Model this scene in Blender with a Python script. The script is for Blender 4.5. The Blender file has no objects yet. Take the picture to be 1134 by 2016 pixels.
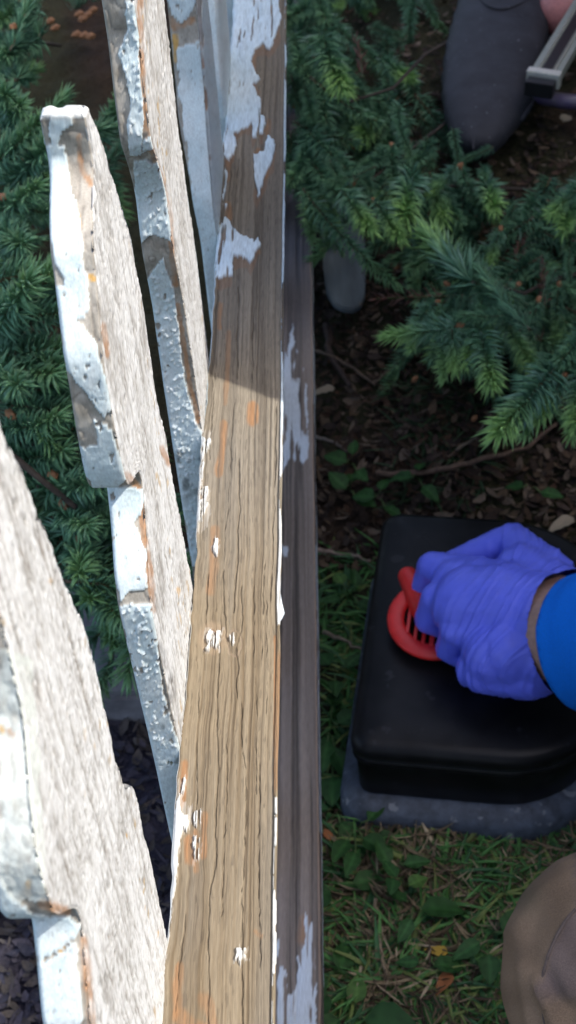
import bpy, bmesh, math, random
import numpy as np
from mathutils import Vector, Matrix
random.seed(7); rng = np.random.default_rng(7)
C = bpy.context.scene.collection
R = math.radians

# ---------------------------------------------------------------- camera, world, sun
CX, CY = 567., 1008.
_R = np.array([585-CX, CY+1720.]); _V = np.array([780-CX, CY-3708.])
F = math.sqrt(-(_R@_V)); H = 1.0
_y = np.array([_R[0], _R[1], -F]); _y /= np.linalg.norm(_y)
_z = -np.array([_V[0], _V[1], -F]); _z /= np.linalg.norm(_z)
M = np.array([np.cross(_y, _z), _y, _z])
sc = bpy.context.scene
cam = bpy.data.cameras.new('camera'); co = bpy.data.objects.new('camera', cam); C.objects.link(co)
cam.sensor_fit = 'VERTICAL'; cam.sensor_height = 24; cam.lens = 24*F/2016
mw = Matrix([list(M[i])+[(0, 0, H)[i]] for i in range(3)]+[[0, 0, 0, 1]]); co.matrix_world = mw
cam.clip_start = .01; cam.clip_end = 300
cam.dof.use_dof = True; cam.dof.focus_distance = .52; cam.dof.aperture_fstop = 19
sc.camera = co
SUN = np.array([.55, -.07, .83]); SUN /= np.linalg.norm(SUN)
w = bpy.data.worlds.new('World'); sc.world = w; w.use_nodes = True
nt = w.node_tree; bg = nt.nodes['Background']; sky = nt.nodes.new('ShaderNodeTexSky')
sky.sky_type = 'NISHITA'; sky.sun_disc = False; sky.dust_density = 4; sky.air_density = .8; sky.ozone_density = .6; sky.sun_elevation = math.asin(SUN[2]); sky.sun_rotation = math.atan2(SUN[0], SUN[1])
nt.links.new(sky.outputs[0], bg.inputs[0]); bg.inputs[1].default_value = .15
sl = bpy.data.lights.new('sun', 'SUN'); sl.energy = 2.3; sl.angle = R(.5); sl.color = (1, .96, .90)
so = bpy.data.objects.new('sun', sl); C.objects.link(so)
so.rotation_euler = Vector(SUN).to_track_quat('Z', 'Y').to_euler(); so.location = (2, 0, 5)
sc.view_settings.view_transform = 'Standard'; sc.view_settings.look = 'None'
sc.view_settings.exposure = 1.32; sc.view_settings.gamma = 1; sc.view_settings.use_curve_mapping = False

# ---------------------------------------------------------------- maths helpers
def ray(px, py): return M@np.array([px-CX, CY-py, -F])
def onz(px, py, z):
    r = ray(px, py); return np.array([0, 0, H])+r*((z-H)/r[2])
def proj(P):
    c = (np.asarray(P)-np.array([0, 0, H]))@M
    return CX+F*c[..., 0]/-c[..., 2], CY-F*c[..., 1]/-c[..., 2]
def _h(i, j, k, s):
    n = (i*374761393+j*668265263+k*2147483647+s*1274126177) & 0xffffffff
    n = ((n ^ (n >> 13))*1274126177) & 0xffffffff
    n = ((n ^ (n >> 16))*2246822519) & 0xffffffff
    return ((n ^ (n >> 15)) & 0xffff)/65535.
def vn(x, y, s=0, z=None):
    x = np.asarray(x, float); y = np.asarray(y, float)+0*x; x = x+0*y
    z = np.zeros_like(x) if z is None else np.asarray(z, float)+0*x
    xi = np.floor(x).astype(np.int64); yi = np.floor(y).astype(np.int64); zi = np.floor(z).astype(np.int64)
    fx = x-xi; fy = y-yi; fz = z-zi
    fx = fx*fx*(3-2*fx); fy = fy*fy*(3-2*fy); fz = fz*fz*(3-2*fz)
    out = 0
    for a in (0, 1):
        wx = fx if a else 1-fx
        for b in (0, 1):
            wy = fy if b else 1-fy
            for c in (0, 1):
                wz = fz if c else 1-fz
                out = out+_h(xi+a, yi+b, zi+c, s)*wx*wy*wz
    return out*2-1
def fbm(x, y, s=0, o=4, z=None):
    t = 0; a = .5
    for k in range(o):
        t = t+a*vn(np.asarray(x)*2**k, np.asarray(y)*2**k, s+k*17, None if z is None else np.asarray(z)*2**k); a *= .5
    return t
def inpoly(x, y, poly):
    r = np.zeros(x.shape, bool); n = len(poly); j = n-1
    for i in range(n):
        xi, yi = poly[i]; xj, yj = poly[j]
        if yi != yj:
            c = ((yi > y) != (yj > y)) & (x < (xj-xi)*(y-yi)/(yj-yi)+xi); r ^= c
        j = i
    return r
def segdist(x, y, pts):
    d = np.full(x.shape, 1e9)
    for (a, b), (c, e) in zip(pts[:-1], pts[1:]):
        dx, dy = c-a, e-b; t = np.clip(((x-a)*dx+(y-b)*dy)/(dx*dx+dy*dy+1e-9), 0, 1)
        d = np.minimum(d, np.hypot(x-a-t*dx, y-b-t*dy))
    return d
def sstep(a, b, x):
    t = np.clip((x-a)/(b-a), 0, 1); return t*t*(3-2*t)
def mix(a, b, t):
    t = np.asarray(t)[..., None]; return a*(1-t)+np.asarray(b)*t

# ---------------------------------------------------------------- object helpers
def tag(o, label=None, cat=None, group=None, kind=None):
    if label: o['label'] = label
    if cat: o['category'] = cat
    if group: o['group'] = group
    if kind: o['kind'] = kind
    return o
def empty(name, loc, label=None, cat=None, group=None):
    o = bpy.data.objects.new(name, None); o.empty_display_size = .05; C.objects.link(o); o.location = loc
    return tag(o, label, cat, group)
def wloc(p):
    v = Vector((0, 0, 0))
    while p: v += p.location; p = p.parent
    return v
def link(o, parent=None):
    C.objects.link(o)
    if parent:
        o.parent = parent; o.matrix_parent_inverse = Matrix.Translation(-wloc(parent)) if parent.type == 'EMPTY' else Matrix.Identity(4)
    return o
def mesh(name, V, Fc, mat=None, smooth=True, cols=None, attrs=None):
    me = bpy.data.meshes.new(name)
    V = np.asarray(V, dtype=np.float32)
    if isinstance(Fc, np.ndarray):
        n, k = Fc.shape
        me.vertices.add(len(V)); me.vertices.foreach_set('co', V.ravel())
        me.loops.add(n*k); me.loops.foreach_set('vertex_index', Fc.astype(np.int32).ravel())
        me.polygons.add(n); me.polygons.foreach_set('loop_start', np.arange(0, n*k, k, dtype=np.int32))
        me.polygons.foreach_set('loop_total', np.full(n, k, dtype=np.int32))
        me.update(calc_edges=True); me.validate()
    else:
        me.from_pydata([tuple(map(float, v)) for v in V], [], Fc); me.update()
    if smooth: me.polygons.foreach_set('use_smooth', [True]*len(me.polygons))
    if cols is not None:
        a = me.color_attributes.new('Col', 'FLOAT_COLOR', 'POINT')
        cc = np.ones((len(V), 4), np.float32); cc[:, :cols.shape[1]] = cols
        a.data.foreach_set('color', cc.ravel())
    if mat: me.materials.append(mat)
    return me
def obj(name, me, parent=None, loc=None):
    o = bpy.data.objects.new(name, me)
    if loc is not None: o.location = loc
    return link(o, parent)

# ---------------------------------------------------------------- materials
def newmat(name):
    m = bpy.data.materials.new(name); m.use_nodes = True; return m, m.node_tree, m.node_tree.nodes['Principled BSDF']
def noise(nt, scale, detail=4, stretch=None, rough=.6):
    tc = nt.nodes.new('ShaderNodeTexCoord'); mp = nt.nodes.new('ShaderNodeMapping')
    nt.links.new(tc.outputs['Object'], mp.inputs[0])
    if stretch: mp.inputs['Scale'].default_value = stretch
    n = nt.nodes.new('ShaderNodeTexNoise'); n.inputs['Scale'].default_value = scale; n.inputs['Detail'].default_value = detail; n.inputs['Roughness'].default_value = rough
    nt.links.new(mp.outputs[0], n.inputs[0]); return n
def mat_attr(name, rough=.8, nscale=900, amt=.35, bump=.3, bdist=.0004, stretch=None, spec=.3, translucent=0, sheen=0):
    """colour from the mesh's own colour attribute, broken up by fine noise; alpha holds a paint mask"""
    m, nt, b = newmat(name); L = nt.links
    at = nt.nodes.new('ShaderNodeAttribute'); at.attribute_name = 'Col'
    n = noise(nt, nscale, 5, stretch)
    mr = nt.nodes.new('ShaderNodeMapRange'); mr.inputs[1].default_value = .25; mr.inputs[2].default_value = .75
    mr.inputs[3].default_value = 1-amt; mr.inputs[4].default_value = 1+amt; L.new(n.outputs[0], mr.inputs[0])
    vm = nt.nodes.new('ShaderNodeVectorMath'); vm.operation = 'SCALE'; L.new(at.outputs['Color'], vm.inputs[0]); L.new(mr.outputs[0], vm.inputs['Scale'])
    L.new(vm.outputs[0], b.inputs['Base Color'])
    b.inputs['Roughness'].default_value = rough; b.inputs['Specular IOR Level'].default_value = spec
    if bump:
        bp = nt.nodes.new('ShaderNodeBump'); bp.inputs['Strength'].default_value = bump; bp.inputs['Distance'].default_value = bdist
        L.new(n.outputs[0], bp.inputs['Height']); L.new(bp.outputs[0], b.inputs['Normal'])
    if translucent:
        t = nt.nodes.new('ShaderNodeBsdfTranslucent'); L.new(vm.outputs[0], t.inputs[0]); mx = nt.nodes.new('ShaderNodeMixShader')
        mx.inputs[0].default_value = translucent; L.new(b.outputs[0], mx.inputs[1]); L.new(t.outputs[0], mx.inputs[2])
        L.new(mx.outputs[0], nt.nodes['Material Output'].inputs[0])
    if sheen: b.inputs['Sheen Weight'].default_value = sheen
    return m
def mat_plain(name, col, rough=.6, nscale=60, amt=.25, bump=.2, bdist=.001, metal=0, spec=.5, speck=None, stretch=None, coat=0, sss=0, col2=None):
    m, nt, b = newmat(name); L = nt.links; n = noise(nt, nscale, 5, stretch)
    cr = nt.nodes.new('ShaderNodeValToRGB'); e = cr.color_ramp.elements
    c2 = col2 or tuple(min(1, c*(1+amt)) for c in col)
    e[0].position = .3; e[0].color = (*[c*(1-amt) for c in col], 1); e[1].position = .7; e[1].color = (*c2, 1)
    L.new(n.outputs[0], cr.inputs[0]); out = cr.outputs[0]
    if speck:
        n2 = noise(nt, speck[0], 2, speck[3] if len(speck) > 3 else None); r2 = nt.nodes.new('ShaderNodeValToRGB')
        r2.color_ramp.elements[0].position = speck[1]; r2.color_ramp.elements[0].color = (0, 0, 0, 1)
        r2.color_ramp.elements[1].position = speck[1]+.05; r2.color_ramp.elements[1].color = (1, 1, 1, 1)
        L.new(n2.outputs[0], r2.inputs[0]); mx = nt.nodes.new('ShaderNodeMix'); mx.data_type = 'RGBA'
        L.new(r2.outputs[0], mx.inputs[0]); L.new(out, mx.inputs[6]); mx.inputs[7].default_value = (*speck[2], 1); out = mx.outputs[2]
    L.new(out, b.inputs['Base Color']); b.inputs['Roughness'].default_value = rough; b.inputs['Metallic'].default_value = metal
    b.inputs['Specular IOR Level'].default_value = spec; b.inputs['Coat Weight'].default_value = coat
    if sss: b.inputs['Subsurface Weight'].default_value = sss; b.inputs['Subsurface Radius'].default_value = (.01, .004, .002); b.inputs['Subsurface Scale'].default_value = 1
    if bump:
        bp = nt.nodes.new('ShaderNodeBump'); bp.inputs['Strength'].default_value = bump; bp.inputs['Distance'].default_value = bdist
        L.new(n.outputs[0], bp.inputs['Height']); L.new(bp.outputs[0], b.inputs['Normal'])
    return m
MW = mat_attr('weathered_wood', .85, 1400, .16, .35, .0004, stretch=(1, 1, .25))
MWR = mat_attr('weathered_rail_wood', .85, 1600, .22, .4, .0004, stretch=(1, .08, 1))
MN = mat_attr('spruce_needle', .45, 300, .25, 0, spec=.4)
MLF = mat_attr('leaf', .5, 200, .2, .3, .0006, translucent=.25)
MDRY = mat_attr('dry_litter', .9, 400, .35, .3, .0005)
MSOIL = mat_attr('soil', 1, 260, .55, .8, .004, spec=.1)
MBARK = mat_plain('bark', (.04, .03, .022), .95, 120, .5, .8, .002)

# ---------------------------------------------------------------- terrain
def ground_z(x, y):
    x = np.asarray(x, float); y = np.asarray(y, float)
    return .012*sstep(-.03, .02, x)+.13*sstep(.85, 1.5, y)*sstep(-.05, .12, x) + .02*vn(x*4, y*4, 3)+.008*vn(x*17, y*17, 4)
def gz(x, y): return float(ground_z(x, y))
def grid(x0, x1, y0, y1, nx, ny):
    xs = np.linspace(x0, x1, nx); ys = np.linspace(y0, y1, ny); X, Y = np.meshgrid(xs, ys)
    i = np.arange((ny-1)*nx).reshape(ny-1, nx)[:, :-1].ravel()
    return X.ravel(), Y.ravel(), np.stack([i, i+1, i+1+nx, i+nx], 1)
X, Y, Fq = grid(-1.6, 1.6, -.6, 3.4, 420, 520)
edge = sstep(1.25, 1.6, np.abs(X))+sstep(.9, 1.2, Y-2.2)+sstep(-.35, -.6, Y)
edge = np.clip(edge, 0, 1)
Z = ground_z(X, Y)+.006*fbm(X*60, Y*60, 9, 3)+.003*vn(X*160, Y*160, 5)
Z = Z-edge*0.03
left = 1-sstep(-.12, -.06, X)
br = mix(np.array([[.03, .021, .016]]), (.055, .037, .025), np.clip(.5+fbm(X*30, Y*30, 11), 0, 1))
br = mix(br, (.035, .045, .02), np.clip(.2+1.2*vn(X*6, Y*6, 21), 0, .5))
bl = mix(np.array([[.028, .026, .045]]), (.055, .05, .065), np.clip(.5+fbm(X*40, Y*40, 12), 0, 1))
obj('soil', mesh('soil', np.stack([X, Y, Z], 1), Fq, MSOIL, True, mix(br, bl, left*(Y < .95)*.9)))['kind'] = 'structure'
X, Y, Fq = grid(-60, 60, -60, 60, 80, 80)
Z = -.08+.05*vn(X*.4, Y*.4, 8)
obj('ground', mesh('ground', np.stack([X, Y, Z], 1), Fq, mat_plain('lawn', (.04, .07, .02), 1, 8, .5, .5, .02), True))['kind'] = 'structure'

# ---------------------------------------------------------------- board builder
def board(P_of, n_s, s_arr, ring, cb, mat, rnd=.0016, cap=True):
    """ring: list of (face, a) with a in 0..1 round the section; P_of(face,a,s)->(pos, normal, tangent distance to corners)"""
    m = len(ring); fid = np.array([r[0] for r in ring]); a = np.array([r[1] for r in ring])
    Fid = np.tile(fid, n_s); A = np.tile(a, n_s); S = np.repeat(s_arr, m)
    P, N, dc, T = P_of(Fid, A, S)
    u = np.clip(dc, 0, rnd); ins = rnd-np.sqrt(np.maximum(0, rnd*rnd-(rnd-u)**2))
    d, col, pm = cb(Fid, A, S, P, T)
    d = d*sstep(0, .0016, dc)*.93+d*.07
    V = P-N*ins[:, None]+N*d[:, None]
    i = np.arange((n_s-1)*m).reshape(n_s-1, m); nxt = np.roll(i, -1, 1)
    Fq = np.stack([i.ravel(), nxt.ravel(), (nxt+m).ravel(), (i+m).ravel()], 1)
    cols = np.concatenate([col, pm[:, None]], 1)
    if cap:
        Vs = [V]; Cs = [cols]; Fs = [Fq]
        for end in (0, 1):
            base = (n_s-1)*m if end else 0; rr = V[base:base+m]; cc = cols[base:base+m]; cen = rr.mean(0); prev = base; k0 = sum(map(len, Vs))
            dirn = (rr.mean(0)-V[(n_s-2)*m if end else m:(n_s-1)*m if end else 2*m].mean(0)); dirn /= np.linalg.norm(dirn)+1e-9
            for q, sc_ in enumerate((.94, .8, .6, .35, .02)):
                nr = cen+(rr-cen)*sc_+dirn*(.0012*min(1, (1-sc_)*8))
                nr = nr+dirn*(.0012*vn(nr[:, 0]*400, nr[:, 1]*400, 5, nr[:, 2]*400))[:, None]
                Vs.append(nr); Cs.append(cc*.2+cc.mean(0)*.8); j = np.arange(m); jn = np.roll(j, -1); k = k0+q*m
                quad = np.stack([prev+j, prev+jn, k+jn, k+j], 1)
                if not end: quad = quad[:, ::-1]
                Fs.append(quad); prev = k
        V = np.concatenate(Vs); cols = np.concatenate(Cs); Fq = np.concatenate(Fs)
    return mesh('board', V, Fq, mat, True, cols)
PAINT = np.array([.56, .67, .70]); PAINTW = np.array([.78, .79, .77])
ORANGE = np.array([.38, .19, .08]); LICH = np.array([.62, .34, .05])

def jit(px, py, amp, fr, s):
    return px+amp*fbm(px/fr, py/fr, s, 3), py+amp*2*fbm(px/fr, py/(fr*2.5), s+50, 3)

# ---------------------------------------------------------------- pickets
XF = -.0693
def interp(z, tab):
    zz = [t[1] for t in tab]; yy = [t[0] for t in tab]; o = np.argsort(zz); zz = np.array(zz)[o]; yy = np.array(yy)[o]
    return sum(np.interp(z+dz_, zz, yy) for dz_ in (-.0045, -.003, -.0015, 0, .0015, .003, .0045))/7
def picket(near, far, th, ztop, zbot, seed, paint, extras, blis=.4, res=(70, 26), dz=.0009, zfine=.42, white=.5, xoff=0.):
    zs = np.concatenate([np.arange(ztop, zfine, -dz), np.arange(zfine, zbot, -dz*3), [zbot]])[::-1]
    ring = [('f', t) for t in np.linspace(0, 1, res[0], endpoint=False)]+[('r', t) for t in np.linspace(0, 1, 8, endpoint=False)] + \
           [('b', t) for t in np.linspace(0, 1, 14, endpoint=False)]+[('n', t) for t in np.linspace(0, 1, res[1], endpoint=False)]
    # non-uniform: crowd ring samples near corners of the face by a smooth remap
    def P_of(Fid, A, S):
        yn = interp(S, near); yf = interp(S, far); x1 = XF+xoff; thv = interp(S, th) if isinstance(th, list) else 0*S+th; x0 = x1-thv
        lead = .0006*vn(S*28, 0*S+seed, 31)+.0001*vn(S*300, A*4+seed, 32)+.00005*vn(S*800, A*6+seed, 36); leadf = .0012*vn(S*70, 0*S+seed, 33)+.0006*vn(S*350, 0*S+seed, 34)
        e = 1e-3; dyn = (interp(S+e, near)-interp(S-e, near))/(2*e)
        P = np.zeros((len(S), 3)); N = np.zeros((len(S), 3)); L = np.zeros(len(S)); T = np.zeros(len(S))
        f = Fid == 'f'; P[f] = np.stack([np.full(f.sum(), x1), yn[f]+(yf-yn)[f]*A[f], S[f]], 1); N[f] = (1, 0, 0); L[f] = (yf-yn)[f]; T[f] = A[f]*L[f]
        f = Fid == 'r'; P[f] = np.stack([x1-thv[f]*A[f], yf[f], S[f]], 1); N[f] = (0, 1, 0); L[f] = thv[f]; T[f] = A[f]*thv[f]
        f = Fid == 'b'; P[f] = np.stack([x0[f], yf[f]-(yf-yn)[f]*A[f], S[f]], 1); N[f] = (-1, 0, 0); L[f] = (yf-yn)[f]; T[f] = A[f]*L[f]
        f = Fid == 'n'; P[f] = np.stack([x0[f]+thv[f]*A[f], yn[f], S[f]], 1)
        nn = np.stack([0*dyn, -np.ones_like(dyn), dyn], 1); nn /= np.linalg.norm(nn, axis=1)[:, None]; N[f] = nn[f]; L[f] = thv[f]; T[f] = A[f]*thv[f]
        wgt = np.where(Fid == 'n', 1., np.where(Fid == 'f', 1-A, np.where(Fid == 'b', A, 0.)))
        P[:, 1] += lead*wgt+leadf*(1-wgt)
        fb = (Fid == 'f') | (Fid == 'b'); T[fb] = P[fb, 1]-.1+.0015*vn(S[fb]*9, P[fb, 1]*20, 35)
        return P, N, np.minimum(A, 1-A)*L, T
    def cb(Fid, A, S, P, T):
        px, py = proj(P); jx, jy = jit(px, py, 7, 26, seed)
        n = Fid == 'n'; f = Fid == 'f'
        g1 = fbm(T*520+seed*7, S*14, seed, 4); g2 = fbm(T*1500, S*45, seed+3, 3); blo = fbm(T*70, S*40, seed+9, 4); fine = fbm(T*900, S*600, seed+4, 3); dash = fbm(T*1500, S*170, seed+5, 2)
        crk = np.clip(1-np.abs(fbm(T*230+seed, S*7, seed+6, 3))*14, 0, 1)*sstep(-.1, .3, vn(T*60, S*9, seed+8))
        d = .00035*g1+.00025*g2-.0009*crk+.0002*fine+.0003*dash
        wood = mix(np.array([[.33, .315, .29]]), (.57, .56, .535), np.clip(.5+.5*g1+.6*blo+.6*dash+.7*fbm(T*480, S*260, seed+70, 3), 0, 1))
        wood = mix(wood, (.58+.15*white, .59+.15*white, .585+.15*white), np.clip(white*.9+.8*blo+.9*fine, 0, .9)*f)
        wood = mix(wood, (.20, .17, .14), np.clip(crk*.9+sstep(.18, .5, -g1-.5*g2)*.4+sstep(.2, .42, -dash)*.5, 0, .85))
        spot = sstep(.66, .74, vn(T*330, S*240, seed+71))*sstep(.15, .45, vn(T*30, S*20, seed+72)); wood = mix(wood, (.42, .27, .09), spot*.6*f)
        pit = sstep(.5, .75, vn(T*700, S*420, seed+73)); wood = mix(wood, (.22, .21, .19), pit*.5*f); d = d-.0003*pit*f
        # end/edge grain on the near edge: checks across
        ex = np.clip(1-np.abs(vn(T*260, S*230, seed+12))*5, 0, 1)
        ed = mix(np.array([[.24, .22, .185]]), (.43, .40, .35), np.clip(.5+1.2*fbm(T*300, S*160, seed+13), 0, 1)); ed = mix(ed, (.16, .14, .12), ex*.6)
        wood = np.where(n[:, None], ed, wood); d = np.where(n, .00025*fbm(T*330, S*200, seed+14, 4)-.00025*ex, d)
        for kind, poly in paint:
            if kind in ('orange', 'lichen', 'dark', 'moss', 'pale'):
                if isinstance(poly, tuple): w_ = 1-sstep(poly[0]*.5, poly[0], segdist(px, py, poly[1])+2.5*fbm(px/9, py/9, seed+2))
                else: w_ = inpoly(jx, jy, poly)*1.
                w_ = w_*(f | n)*np.clip(.75+.9*fbm(px/14, py/22, seed+22), 0, 1)
                c = dict(orange=ORANGE, lichen=LICH, dark=(.10, .10, .10), moss=(.22, .23, .15), pale=(.66, .70, .66))[kind]
                wood = mix(wood, np.array(c)*(1+.25*fine[:, None]), np.clip(w_, 0, 1)*(.75 if kind != 'dark' else .6)*(1 if kind != 'dark' else np.clip(.5+1.6*fbm(px/7, py/10, seed+40), 0, 1)))
        pm = np.zeros(len(S))
        for kind, poly in paint:
            if kind not in ('paint', 'white', 'facepaint'): continue
            sel = (f if kind == 'facepaint' else n)
            pm = np.maximum(pm, (inpoly(jx, jy, poly) & sel)*1.)
        for fn in extras: pm = fn(pm, Fid, A, S, px, py, T)
        chip = sstep(.5, .56, fbm(px/13, py/20, seed+25)+.12*fine); pm = pm*(1-chip)
        blist = vn(T*450, S*420, seed+41)
        pc = mix(PAINT[None], (.63, .70, .71), np.clip(.5+fbm(px/30, py/50, seed+27), 0, 1)); pc = mix(pc, (.45, .49, .48), sstep(.25, .6, fbm(px/12, py/12, seed+28))*.5)
        hair = np.clip(1-np.abs(fbm(px/40, py/26, seed+44, 4))*55, 0, 1)*(vn(px/40, py/60, seed+45) > .25)
        pc = mix(pc, (.3, .3, .28), hair*.6); pc = pc*(1-.22*np.clip(fbm(px/5, py/7, seed+48, 3), 0, 1)[:, None])
        col = mix(wood, pc, pm) if True else wood
        d = d*(1-.85*pm)+pm*(.0006+blis*.00028*np.clip(blist, 0, 1)+.0001*fbm(T*160, S*130, seed+42)-.0003*hair)
        flk = sstep(.30, .36, fbm(px/8, py/6, seed+80, 3)+.05)*pm*n*(((py > 1185) & (py < 1470)) if seed == 22 else (seed == 33))
        d = d+.0006*flk; col = mix(col, (.72, .76, .76), flk*.55)
        mild = sstep(.0, .5, fbm(px/16, py/22, seed+82, 4))*n*pm*(sstep(1230, 1330, py)*(1-sstep(1480, 1540, py))*sstep(-40, 0, px-(300+(py-1230)*.19)) if seed == 22 else (sstep(860, 900, py)*(1-sstep(950, 1000, py)) if seed == 33 else 0)); col = mix(col, (.12, .13, .12), mild*.8)
        back = (Fid == 'b') | (Fid == 'r'); col = np.where(back[:, None], mix(wood, PAINT, sstep(-.1, .1, blo)*.9), col)
        return d, np.clip(col, .01, .95), pm
    return board(P_of, len(zs), zs, ring, cb, MW, rnd=.001)

fence = empty('picket_fence', (XF, .5, 0), 'weathered low picket fence with peeling pale blue paint', 'fence')
far1 = [(.215, .86), (.210, .817), (.217, .792), (.223, .765), (.229, .739), (.235, .712), (.231, .69), (.231, .66), (.2315, .649), (.2415, .6465), (.241, .60), (.238, .555), (.238, 0)]
near1 = [(.195, .86), (.180, .80), (.174, .764), (.166, .755), (.157, .737), (.156, .715), (.168, .698), (.171, .69), (.164, .678), (.154, .662), (.155, .55), (.155, 0)]
near2 = [(.353, .808), (.354, .79), (.333, .78), (.326, .765), (.316, .75), (.313, .722), (.314, .704), (.318, .693), (.336, .686), (.341, .676), (.334, .664), (.322, .650), (.316, .636), (.317, .6), (.319, .56), (.32, 0)]
far2 = [(.357, .808), (.366, .796), (.375, .777), (.386, .757), (.394, .736), (.396, .707), (.391, .673), (.399, .645), (.400, .62), (.404, .586), (.406, .551), (.406, 0)]
near3 = [(.478, .80), (.479, .767), (.476, .754), (.472, .729), (.488, .705), (.494, .692), (.493, .664), (.503, .629), (.507, .588), (.507, .55), (.507, 0)]
far3 = [(.561, .80), (.562, .72), (.557, .69), (.563, .638), (.567, .605), (.566, .55), (.575, 0)]
near4 = [(.715, .80), (.708, .70), (.70, .633), (.688, .61), (.676, .573), (.68, .54), (.68, 0)]
far4 = [(.765, .80), (.765, .54), (.765, 0)]
p2paint = [
 ('white', [(92, 213), (140, 213), (141, 248), (120, 258), (116, 292), (98, 280)]),
 ('paint', [(90, 283), (128, 288), (132, 330), (142, 380), (157, 430), (164, 480), (160, 510), (174, 545), (174, 620), (150, 628), (168, 640), (192, 690), (210, 740), (222, 800), (205, 828), (172, 775), (145, 745), (122, 690), (108, 600), (107, 560), (124, 568), (128, 552), (108, 525), (100, 470), (92, 400), (86, 320)]),
 ('white', [(186, 832), (214, 838), (236, 900), (250, 945), (230, 955), (190, 955), (165, 930), (145, 868), (170, 880), (192, 880)]),
 ('paint', [(180, 950), (285, 962), (275, 1010), (232, 1050), (205, 1065)]),
 ('white', [(215, 1068), (262, 1018), (290, 1090), (290, 1158), (236, 1180), (220, 1120)]),
 ('paint', [(235, 1190), (300, 1190), (312, 1280), (318, 1350), (335, 1400), (345, 1450), (365, 1460), (350, 1700), (330, 1700), (262, 1340)]),
 ('orange', (9, [(250, 935), (272, 960), (285, 1060), (296, 1130), (302, 1200)])),
 ('orange', (7, [(155, 270), (160, 330), (178, 360)])), ('orange', (6, [(205, 640), (212, 700)])), ('orange', (6, [(318, 880), (333, 915)])),
 ('lichen', (8, [(152, 430), (155, 445)])), ('lichen', (8, [(180, 545), (184, 549)])), ('lichen', (5, [(350, 1160), (352, 1168)])),
 ('dark', [(300, 1230), (330, 1290), (352, 1380), (362, 1460), (345, 1490), (318, 1400)]), ('moss', [(320, 1460), (360, 1470), (355, 1530), (330, 1520)])]
p3paint = [
 ('paint', [(248, 0), (274, 0), (277, 150), (284, 230), (278, 305), (256, 305), (250, 240), (258, 190), (234, 110), (250, 60)]),
 ('white', [(282, 275), (304, 268), (303, 295), (280, 305)]),
 ('paint', [(262, 318), (322, 318), (332, 400), (340, 470), (300, 462), (276, 482), (266, 420)]),
 ('paint', [(322, 510), (340, 560), (350, 620), (357, 690), (372, 770), (385, 830), (404, 866), (400, 900), (338, 900), (322, 800), (300, 660), (282, 570), (300, 540)]),
 ('paint', [(338, 895), (405, 895), (395, 1110), (380, 1110)]),
 ('orange', (8, [(276, 0), (279, 130), (286, 250), (300, 300), (320, 360), (334, 420), (338, 480), (345, 560)])),
 ('orange', (6, [(350, 600), (362, 680), (375, 760), (392, 830)])),
 ('moss', [(350, 860), (402, 870), (398, 960), (372, 980), (352, 930)]), ('dark', [(350, 870), (402, 880), (396, 950), (368, 950)]), ('lichen', (4, [(360, 935), (368, 936)]))]
p4paint = [('facepaint', [(385, -200), (480, -200), (470, 500), (430, 700), (410, 300)]),
 ('paint', [(330, -10), (395, -10), (375, 28), (362, 46), (336, 30)]), ('paint', [(345, 100), (410, 70), (430, 480), (440, 700), (395, 700), (372, 330), (352, 170)]),
 ('orange', (9, [(335, 35), (345, 55), (378, 40)])), ('lichen', (7, [(345, 70), (347, 120)])), ('orange', (5, [(400, 100), (404, 200), (414, 350)])), ('moss', [(395, 460), (432, 470), (425, 620), (400, 600)])]
p1paint = [('pale', [(-80, 1250), (66, 1300), (84, 1600), (90, 1770), (-80, 1780)]), ('pale', [(-80, 1250), (66, 1300), (84, 1600), (90, 1770), (-80, 1780)]), ('paint', [(0, 1740), (60, 1790), (155, 1815), (152, 1845), (128, 1862), (78, 1900), (60, 1850), (0, 1800)]),
 ('white', [(90, 1900), (150, 1850), (160, 1990), (160, 2040), (70, 2040), (72, 1900)]),
 ('orange', (14, [(85, 1780), (130, 1795)])), ('orange', (12, [(165, 1850), (172, 1930), (185, 2040)])), ('lichen', (8, [(121, 1868), (128, 1870)])), ('lichen', (6, [(55, 1738), (56, 1748)])),
 ('lichen', (5, [(99, 1142), (102, 1146)])), ('lichen', (7, [(2, 1430), (4, 1440)])), ('orange', (8, [(18, 1440), (26, 1448)])), ('lichen', (4, [(312, 1835), (313, 1842)])), ('lichen', (3, [(250, 1640), (251, 1648)]))]
obj('picket', picket(near1, far1, .013, .86, .02, 11, p1paint, [], .15, res=(90, 26), dz=.0008, white=.95), fence)
obj('picket', picket(near2, far2, [(.0135, .81), (.0135, .79), (.0128, .77), (.0118, .745), (.0125, .72), (.0135, .69), (.0125, .66), (.0118, .6), (.0118, 0)], .806, .02, 22, p2paint, [], .15, res=(84, 34), dz=.0007, white=.75), fence)
obj('picket', picket(near3, far3, [(.0120, .79), (.0125, .72), (.0145, .65), (.0162, .58), (.016, 0)], .80, .02, 33, p3paint, [], 1., res=(64, 34), dz=.0008, white=.5), fence)
obj('picket', picket(near4, far4, [(.016, .8), (.0162, .62), (.0127, .587), (.0105, .545), (.0105, 0)], .80, .02, 44, p4paint, [], res=(50, 24), dz=.0014, white=.6), fence)
def sh(tab, d): return [(a+d, b) for a, b in tab]
allp = [('facepaint', [(300, -900), (520, -900), (520, 700), (300, 700)]), ('paint', [(200, -900), (520, -900), (520, 700), (200, 700)])]
for k, d in enumerate((.135, .31, .485, .66, .83)):
    obj('picket', picket([(a+.68+d-.68, b) for a, b in near4], sh(far4, d), .0125, .79, .02, 60+k, allp, [], res=(24, 10), dz=.003, white=.6), fence)
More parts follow.
